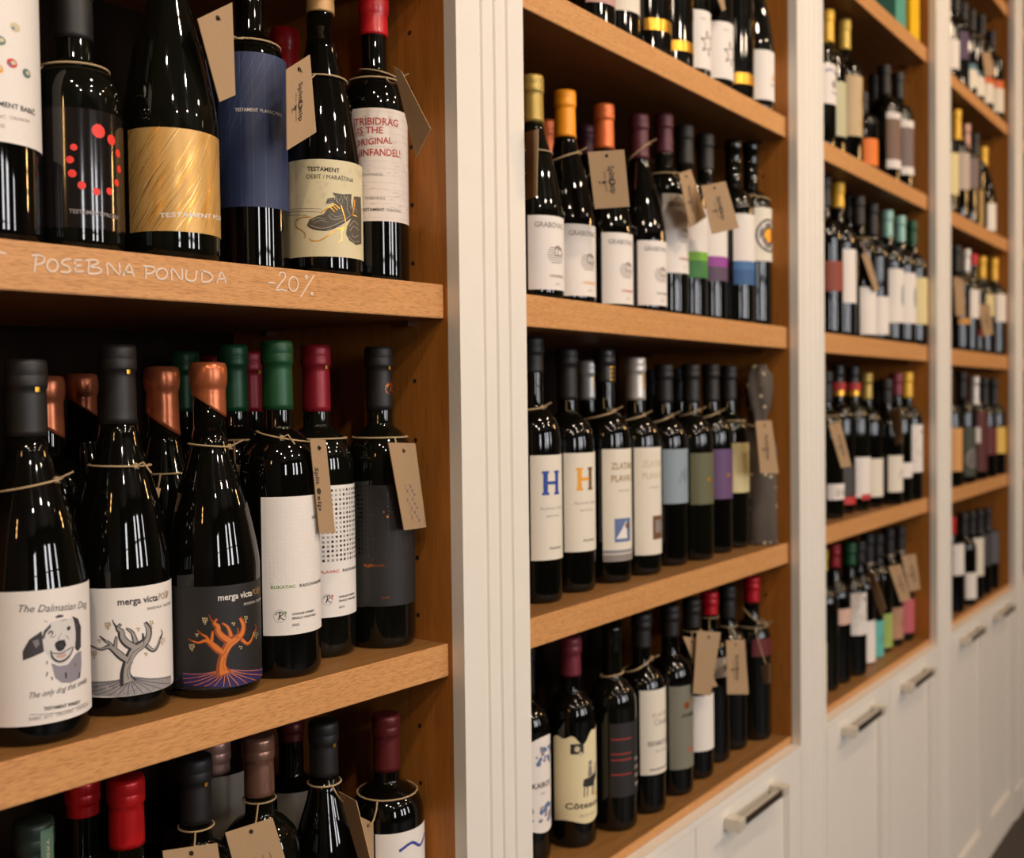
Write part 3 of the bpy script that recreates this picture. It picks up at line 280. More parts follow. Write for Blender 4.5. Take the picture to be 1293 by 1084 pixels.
TAGS = [
{'q': [[0.5556, 0.02, 1.6231], [0.5959, 0.0257, 1.6495], [0.5976, 0.0259, 1.5724], [0.5788, 0.0233, 1.5619]], 'b': [0.6831, 0.107, 1.431, 0.0335, 0.313, 'bx'], 'd': 'kraft price tag hanging beside the gold label bottle, seen from its plain side', 'art': 'plain'},
{'q': [[0.6583, 0.03, 1.6091], [0.698, 0.0414, 1.6347], [0.7067, 0.0439, 1.5652], [0.6573, 0.0297, 1.5372]], 'b': [0.7528, 0.0836, 1.4319, 0.0385, 0.3, 'bg'], 'd': 'kraft tag with printed logo hanging left of the boots label bottle', 'art': 'brand'},
{'q': [[0.8002, 0.03, 1.6464], [0.7986, 0.018, 1.639], [0.7926, -0.024, 1.5742], [0.7958, -0.0014, 1.5499]], 'b': [0.8263, 0.081, 1.4329, 0.0335, 0.3011, 'bx'], 'd': 'kraft tag hanging edge-on beside the red handwriting label', 'art': 'plain'},
{'q': [[0.6792, 0.03, 1.2788], [0.7011, 0.0323, 1.2765], [0.7125, 0.0335, 1.1884], [0.69, 0.0311, 1.1902]], 'b': [0.7562, 0.1021, 1.0582, 0.0365, 0.3101, 'bx'], 'd': 'kraft tag hanging between the embossed label and the crosses label', 'art': 'side'},
{'q': [[0.7837, 0.03, 1.2712], [0.8315, 0.0367, 1.2684], [0.85, 0.0393, 1.1793], [0.8091, 0.0336, 1.1806]], 'b': [0.8253, 0.0801, 1.0569, 0.0345, 0.3112, 'bx'], 'd': 'pale kraft tag with blue pen writing beside the side panel', 'art': 'pen'},
{'q': [[0.5539, 0.1, 1.2415], [0.5693, 0.1005, 1.2383], [0.5639, 0.1004, 1.2207], [0.555, 0.1, 1.2236]], 'b': [0.6095, 0.152, 1.0609, 0.0385, 0.2839, 'bg'], 'd': 'small corner of a kraft tag between the two vine label bottles', 'art': 'plain'},
{'q': [[0.6493, 0.11, 1.2559], [0.6631, 0.111, 1.2537], [0.6691, 0.1114, 1.2132], [0.6602, 0.1108, 1.217]], 'b': [0.6985, 0.1598, 1.0593, 0.036, 0.3094, 'bx'], 'd': 'kraft tag barely showing behind the orange vine bottle', 'art': 'plain'},
{'q': [[0.5136, 0.03, 0.9546], [0.5605, 0.0217, 0.9469], [0.5685, 0.0203, 0.8876], [0.5196, 0.0289, 0.8981]], 'b': [0.5897, 0.088, 0.7157, 0.0375, 0.2822, 'bx'], 'd': 'kraft tag under the black capsule, cut by the bottom edge', 'art': 'plain'},
{'q': [[0.5832, 0.04, 0.9437], [0.6301, 0.0334, 0.943], [0.651, 0.0305, 0.874], [0.6001, 0.0376, 0.8773]], 'b': [0.6662, 0.0932, 0.7157, 0.0375, 0.2796, 'bx'], 'd': 'kraft tag under the bronze capsule', 'art': 'pen2'},
{'q': [[0.7378, 0.06, 0.9283], [0.7187, 0.0172, 0.9338], [0.7028, -0.0185, 0.8834], [0.7118, 0.0016, 0.8661]], 'b': [0.7435, 0.0864, 0.7157, 0.0385, 0.2758, 'bg'], 'd': 'kraft tag turned edge-on behind the dark red capsule bottle', 'art': 'plain'},
{'q': [[0.7426, 0.036, 0.9068], [0.7813, 0.0566, 0.8832], [0.7814, 0.0567, 0.8343], [0.7467, 0.0382, 0.8438]], 'b': [0.8213, 0.074, 0.7157, 0.0385, 0.266, 'bx'], 'd': 'kraft tag in front of the dark red capsule bottle', 'art': 'plain'},
{'q': [[1.0126, 0.02, 1.6209], [0.9822, -0.0189, 1.6123], [0.9878, -0.0119, 1.5397], [1.0127, 0.0201, 1.5437]], 'b': [1.1044, 0.075, 1.4346, 0.0375, 0.2808, 'bg'], 'd': 'kraft tag against the white pilaster, second shelf of second bay', 'art': 'plain'},
{'q': [[1.1457, 0.02, 1.6221], [1.1812, -0.0119, 1.6268], [1.1861, -0.0163, 1.5553], [1.152, 0.0143, 1.5512]], 'b': [1.3009, 0.09, 1.4346, 0.0385, 0.2899, 'bg'], 'd': 'kraft tag facing outward with printed logo below the copper capsule', 'art': 'brand'},
{'q': [[1.3905, 0.02, 1.6356], [1.4378, 0.025, 1.6498], [1.5032, 0.0319, 1.5894], [1.4326, 0.0244, 1.563]], 'b': [1.4671, 0.0848, 1.4346, 0.036, 0.3102, 'bx'], 'd': 'kraft tag slanting across the green hills label', 'art': 'brand'},
{'q': [[1.4408, 0.01, 1.6239], [1.4837, -0.0091, 1.6351], [1.5072, -0.0195, 1.5675], [1.4594, 0.0017, 1.5546]], 'b': [1.6109, 0.0858, 1.4346, 0.0345, 0.3079, 'bx'], 'd': 'kraft tag slanting across the purple hills label', 'art': 'brand'},
{'q': [[1.6544, 0.02, 1.2734], [1.7006, 0.0119, 1.2738], [1.7209, 0.0083, 1.1836], [1.6671, 0.0178, 1.1866]], 'b': [1.6983, 0.0885, 1.0568, 0.034, 0.3093, 'bx'], 'd': 'pale kraft tag tied to the patterned gift bag', 'art': 'brand'},
{'q': [[1.4292, 0.04, 0.9565], [1.4602, 0.0334, 0.9492], [1.5103, 0.0228, 0.866], [1.4779, 0.0296, 0.8698]], 'b': [1.5258, 0.074, 0.7157, 0.033, 0.2782, 'bx'], 'd': 'kraft tag behind, with blue ink mark, above the low white label', 'art': 'plain'},
{'q': [[1.4503, 0.027, 0.9626], [1.4944, 0.0092, 0.9543], [1.4742, 0.0173, 0.8604], [1.4421, 0.0303, 0.8693]], 'b': [1.6106, 0.0847, 0.7157, 0.0325, 0.2757, 'bx'], 'd': 'broad kraft tag in front of the red capsule bottle', 'art': 'plain'},
{'q': [[1.5582, 0.03, 0.9276], [1.605, 0.02, 0.9213], [1.6144, 0.018, 0.8306], [1.5592, 0.0298, 0.8414]], 'b': [1.6855, 0.0868, 0.7157, 0.0325, 0.275, 'bx'], 'd': 'kraft tag with printed logo, second from right on second bay bottom shelf', 'art': 'brand'},
{'q': [[1.6935, 0.03, 0.8578], [1.661, 0.0007, 0.8738], [1.6614, 0.0011, 0.8408], [1.6849, 0.0223, 0.8312]], 'b': [1.758, 0.075, 0.7157, 0.033, 0.2809, 'bx'], 'd': 'dark kraft tag beside the rightmost bottle of the second bay bottom shelf', 'art': 'plain'},
{'q': [[1.5286, 0.024, 1.9285], [1.5701, 0.0328, 1.9453], [1.5854, 0.0361, 1.9282], [1.564, 0.0315, 1.9186]], 'b': [1.6075, 0.0726, 1.7989, 0.036, 0.295, 'bx'], 'd': 'kraft tag above the larger star label', 'art': 'plain'},
{'q': [[1.9924, 0.02, 1.26], [2.0391, 0.0134, 1.2635], [2.0831, 0.0072, 1.1755], [2.0414, 0.0131, 1.1746]], 'b': [2.133, 0.0767, 1.0664, 0.036, 0.2964, 'bx'], 'd': 'kraft tag at the left end of the fourth shelf, third bay', 'art': 'brand'},
{'q': [[2.4463, 0.042, 1.2793], [2.4125, 0.0093, 1.2849], [2.4052, 0.0023, 1.2082], [2.4283, 0.0246, 1.2035]], 'b': [2.5469, 0.0586, 1.0664, 0.0345, 0.2985, 'bx'], 'd': 'kraft tag behind the gold capsule, third bay', 'art': 'plain'},
{'q': [[2.1947, 0.022, 1.6017], [2.2308, 0.0207, 1.6119], [2.2954, 0.0185, 1.5382], [2.2669, 0.0195, 1.5327]], 'b': [2.2812, 0.058, 1.4336, 0.036, 0.3028, 'bx'], 'd': 'narrow kraft tag left of the pale blue capsules', 'art': 'plain'},
{'q': [[2.2511, 0.03, 0.9383], [2.2331, 0.0126, 0.9472], [2.1939, -0.0252, 0.8797], [2.2111, -0.0086, 0.862]], 'b': [2.4275, 0.088, 0.7236, 0.034, 0.2757, 'bx'], 'd': 'kraft tag leaning over the turquoise label', 'art': 'plain'},
{'q': [[2.3259, 0.01, 0.9451], [2.372, -0.0015, 0.9452], [2.4125, -0.0116, 0.8635], [2.3716, -0.0014, 0.862]], 'b': [2.5657, 0.0838, 0.7236, 0.0335, 0.2744, 'bx'], 'd': 'kraft tag over the tan label', 'art': 'brand'},
{'q': [[2.4512, 0.02, 0.9528], [2.4942, 0.0009, 0.9526], [2.5084, -0.0055, 0.8715], [2.4746, 0.0096, 0.8679]], 'b': [2.6346, 0.0783, 0.7236, 0.0335, 0.2733, 'bx'], 'd': 'kraft tag over the pink label, rightmost in the third bay', 'art': 'brand'},
{'q': [[3.2116, 0.018, 2.2699], [3.2559, 0.007, 2.2789], [3.2872, -0.0009, 2.2206], [3.229, 0.0137, 2.2052]], 'b': [3.2442, 0.055, 2.1374, 0.0355, 0.2639, 'bx'], 'd': 'kraft tag in the upper row of the fourth bay', 'art': 'plain'},
{'q': [[2.9491, 0.03, 1.6223], [2.9938, 0.0172, 1.6189], [3.0049, 0.014, 1.5254], [2.9599, 0.0269, 1.5215]], 'b': [3.0735, 0.055, 1.4327, 0.036, 0.2861, 'bx'], 'd': 'kraft tag beside the pilaster, third shelf of the fourth bay', 'art': 'plain'},
{'q': [[3.2146, 0.03, 1.5674], [3.2563, 0.0078, 1.571], [3.2674, 0.0019, 1.486], [3.2338, 0.0198, 1.4786]], 'b': [3.1767, 0.055, 1.4327, 0.0355, 0.2863, 'bx'], 'd': 'kraft tag over the yellow capsule bottle, third shelf of the fourth bay', 'art': 'brand'},
]
TWINE = [
{'p': [0.4804, 0.0746, 1.4283], 'r': 0.0345, 'h': 0.222, 'k': 'pt', 'zs': 0.118, 'zn': 0.152, 'z': [0.1432, 0.1456], 'hd': [0.5271, 0.8498], 'kn': -1, 'd': 'twine tied round the neck of the red dotted bottle'},
{'p': [0.8263, 0.081, 1.4329], 'r': 0.0335, 'h': 0.3011, 'k': 'bx', 'zs': None, 'zn': None, 'z': [0.2244, 0.2147], 'hd': [0.7268, 0.6869], 'kn': 1, 'd': 'twine tied round the neck of the red handwriting bottle'},
{'p': [0.4317, 0.07, 1.0642], 'r': 0.0405, 'h': 0.2805, 'k': 'bg', 'zs': None, 'zn': None, 'z': [0.1837, 0.1925], 'hd': [0.489, 0.8723], 'kn': 0.8, 'd': 'twine knotted round the neck of the dog label bottle'},
{'p': [0.518, 0.0834, 1.0626], 'r': 0.0385, 'h': 0.2969, 'k': 'bg', 'zs': None, 'zn': None, 'z': [0.2001, 0.1988], 'hd': [0.5516, 0.8341], 'kn': 0.5, 'd': 'twine knotted round the neck of the grey vine bottle'},
{'p': [0.5983, 0.0698, 1.0611], 'r': 0.041, 'h': 0.2846, 'k': 'bg', 'zs': None, 'zn': None, 'z': [0.2159, 0.2125], 'hd': [0.6137, 0.7896], 'kn': 0.9, 'd': 'twine round the neck of the orange vine bottle'},
{'p': [0.6773, 0.0703, 1.0597], 'r': 0.0365, 'h': 0.3084, 'k': 'bx', 'zs': None, 'zn': None, 'z': [0.2259, 0.215], 'hd': [0.6603, 0.751], 'kn': 0.1, 'd': 'twine knotted round the neck of the white embossed label bottle'},
{'p': [1.1937, 0.085, 1.4346], 'r': 0.0385, 'h': 0.2839, 'k': 'bg', 'zs': None, 'zn': None, 'z': [0.1877, 0.2032], 'hd': [0.8355, 0.5495], 'kn': 0.8, 'd': 'twine across the shoulder of the bright orange capsule bottle'},
{'p': [1.391, 0.0848, 1.4346], 'r': 0.0385, 'h': 0.2933, 'k': 'bg', 'zs': None, 'zn': None, 'z': [0.2274, 0.2526], 'hd': [0.8709, 0.4914], 'kn': 0.9, 'd': 'twine tied high round the purple capsule bottle'},
{'p': [1.114, 0.0861, 1.0568], 'r': 0.0355, 'h': 0.3342, 'k': 'bx', 'zs': None, 'zn': None, 'z': [0.2407, 0.2467], 'hd': [0.8171, 0.5766], 'kn': 0.7, 'd': 'twine on the blue letter bottle at the pilaster'},
{'p': [1.2912, 0.0874, 1.0568], 'r': 0.036, 'h': 0.3248, 'k': 'bx', 'zs': None, 'zn': None, 'z': [0.2271, 0.2403], 'hd': [0.8538, 0.5206], 'kn': 0.8, 'd': 'twine on the boat picture bottle'},
{'p': [1.3719, 0.0834, 1.0568], 'r': 0.0355, 'h': 0.3144, 'k': 'bx', 'zs': None, 'zn': None, 'z': [0.222, 0.2335], 'hd': [0.8684, 0.4959], 'kn': 0.7, 'd': 'twine on the white capsule bottle'},
{'p': [1.4713, 0.0908, 1.0568], 'r': 0.0355, 'h': 0.3074, 'k': 'bx', 'zs': None, 'zn': None, 'z': [0.2161, 0.2307], 'hd': [0.8808, 0.4734], 'kn': 0.8, 'd': 'twine on the blue grey label bottle'},
{'p': [1.5425, 0.0806, 1.0568], 'r': 0.0345, 'h': 0.3086, 'k': 'bx', 'zs': None, 'zn': None, 'z': [0.2269, 0.2369], 'hd': [0.8922, 0.4515], 'kn': 0.8, 'd': 'twine on the olive label bottle'},
{'p': [1.6278, 0.0872, 1.0568], 'r': 0.0345, 'h': 0.3105, 'k': 'bx', 'zs': None, 'zn': None, 'z': [0.2202, 0.2332], 'hd': [0.9003, 0.4354], 'kn': 0.8, 'd': 'twine on the violet label bottle'},
{'p': [1.281, 0.0737, 0.7157], 'r': 0.0335, 'h': 0.2798, 'k': 'bx', 'zs': None, 'zn': None, 'z': [0.2091, 0.2146], 'hd': [0.856, 0.517], 'kn': -1, 'd': 'twine on the charcoal label bottle'},
{'p': [1.3589, 0.0705, 0.7157], 'r': 0.034, 'h': 0.2838, 'k': 'bx', 'zs': None, 'zn': None, 'z': [0.1995, 0.2202], 'hd': [0.8699, 0.4932], 'kn': 0.9, 'd': 'twine on the left cream label bottle of the bottom shelf'},
{'p': [1.758, 0.075, 0.7157], 'r': 0.033, 'h': 0.2809, 'k': 'bx', 'zs': None, 'zn': None, 'z': [0.2273, 0.1996], 'hd': [0.915, 0.4034], 'kn': 1, 'd': 'twine on the rightmost red capsule bottle'},
{'p': [1.7555, 0.0702, 1.4346], 'r': 0.0355, 'h': 0.3209, 'k': 'bx', 'zs': None, 'zn': None, 'z': [0.2282, 0.2187], 'hd': [0.9157, 0.4018], 'kn': 0, 'd': 'twine on the circle label bottle'},
]
CHALK = [
[[0.4135, 1.4169], [0.4119, 1.406]],
[[0.4101, 1.4173], [0.4155, 1.4182], [0.4197, 1.4164], [0.4183, 1.413], [0.4134, 1.4114]],
[[0.4257, 1.4161], [0.4275, 1.4159], [0.429, 1.4148], [0.4297, 1.4132], [0.4297, 1.4113], [0.4288, 1.4095], [0.4273, 1.4082], [0.4255, 1.4076], [0.4238, 1.4079], [0.4224, 1.4089], [0.4216, 1.4106], [0.4217, 1.4124], [0.4225, 1.4142], [0.4239, 1.4155], [0.4257, 1.4161]],
[[0.4402, 1.4179], [0.4351, 1.4169], [0.4326, 1.414], [0.4374, 1.4124], [0.4394, 1.41], [0.4373, 1.408], [0.4319, 1.408]],
[[0.4432, 1.4173], [0.4434, 1.4089]],
[[0.4428, 1.4172], [0.4489, 1.4182]],
[[0.4431, 1.4132], [0.4482, 1.414]],
[[0.4434, 1.4089], [0.4502, 1.4099]],
[[0.4545, 1.418], [0.4537, 1.4092]],
[[0.4514, 1.4181], [0.4588, 1.4192], [0.4623, 1.4173], [0.4555, 1.4138], [0.4628, 1.4135], [0.4643, 1.4111], [0.4596, 1.409], [0.4533, 1.4088]],
[[0.4698, 1.4088], [0.47, 1.4184], [0.4794, 1.41], [0.4796, 1.4189]],
[[0.4829, 1.4091], [0.4884, 1.4188], [0.4922, 1.4093]],
[[0.4845, 1.4126], [0.4905, 1.4127]],
[[0.5034, 1.4183], [0.5027, 1.4089]],
[[0.5004, 1.4186], [0.5085, 1.4187], [0.5112, 1.4166], [0.5079, 1.4137], [0.5032, 1.4129]],
[[0.5173, 1.4184], [0.5195, 1.4181], [0.5212, 1.4171], [0.5221, 1.4155], [0.5221, 1.4136], [0.5211, 1.4118], [0.5193, 1.4105], [0.5171, 1.4099], [0.515, 1.4101], [0.5133, 1.4111], [0.5124, 1.4128], [0.5124, 1.4146], [0.5134, 1.4164], [0.5152, 1.4177], [0.5173, 1.4184]],
[[0.5267, 1.4097], [0.5269, 1.4195], [0.5357, 1.4108], [0.5361, 1.4199]],
[[0.5408, 1.4197], [0.5399, 1.4128], [0.5438, 1.4107], [0.5488, 1.4122], [0.5503, 1.42]],
[[0.5558, 1.4201], [0.5551, 1.411]],
[[0.554, 1.4199], [0.5622, 1.419], [0.5662, 1.4157], [0.5625, 1.4118], [0.5551, 1.4108]],
[[0.5703, 1.4112], [0.5752, 1.4208], [0.5797, 1.412]],
[[0.5719, 1.4147], [0.5782, 1.4153]],
[[0.6251, 1.4159], [0.6326, 1.4163]],
[[0.6372, 1.423], [0.6393, 1.4259], [0.6437, 1.4258], [0.6445, 1.4225], [0.6391, 1.4164], [0.6337, 1.4104], [0.6404, 1.4113], [0.6463, 1.4102]],
[[0.6542, 1.4236], [0.6565, 1.4231], [0.6584, 1.4215], [0.6594, 1.419], [0.6593, 1.4162], [0.6582, 1.4135], [0.6562, 1.4116], [0.6539, 1.4108], [0.6515, 1.4112], [0.6497, 1.4128], [0.6487, 1.4153], [0.6488, 1.4181], [0.6499, 1.4208], [0.6518, 1.4227], [0.6542, 1.4236]],
[[0.6789, 1.4271], [0.6623, 1.4064]],
[[0.6695, 1.426], [0.6706, 1.4258], [0.671, 1.425], [0.6706, 1.4242], [0.6695, 1.4237], [0.6684, 1.424], [0.6679, 1.4247], [0.6684, 1.4256], [0.6695, 1.426]],
[[0.676, 1.4111], [0.6769, 1.4108], [0.6772, 1.4102], [0.6769, 1.4095], [0.676, 1.4092], [0.6751, 1.4094], [0.6747, 1.41], [0.6751, 1.4107], [0.676, 1.4111]],
[[0.3857, 1.4176], [0.3915, 1.4168]],
]
BAG = [1.7595, 0.0599]
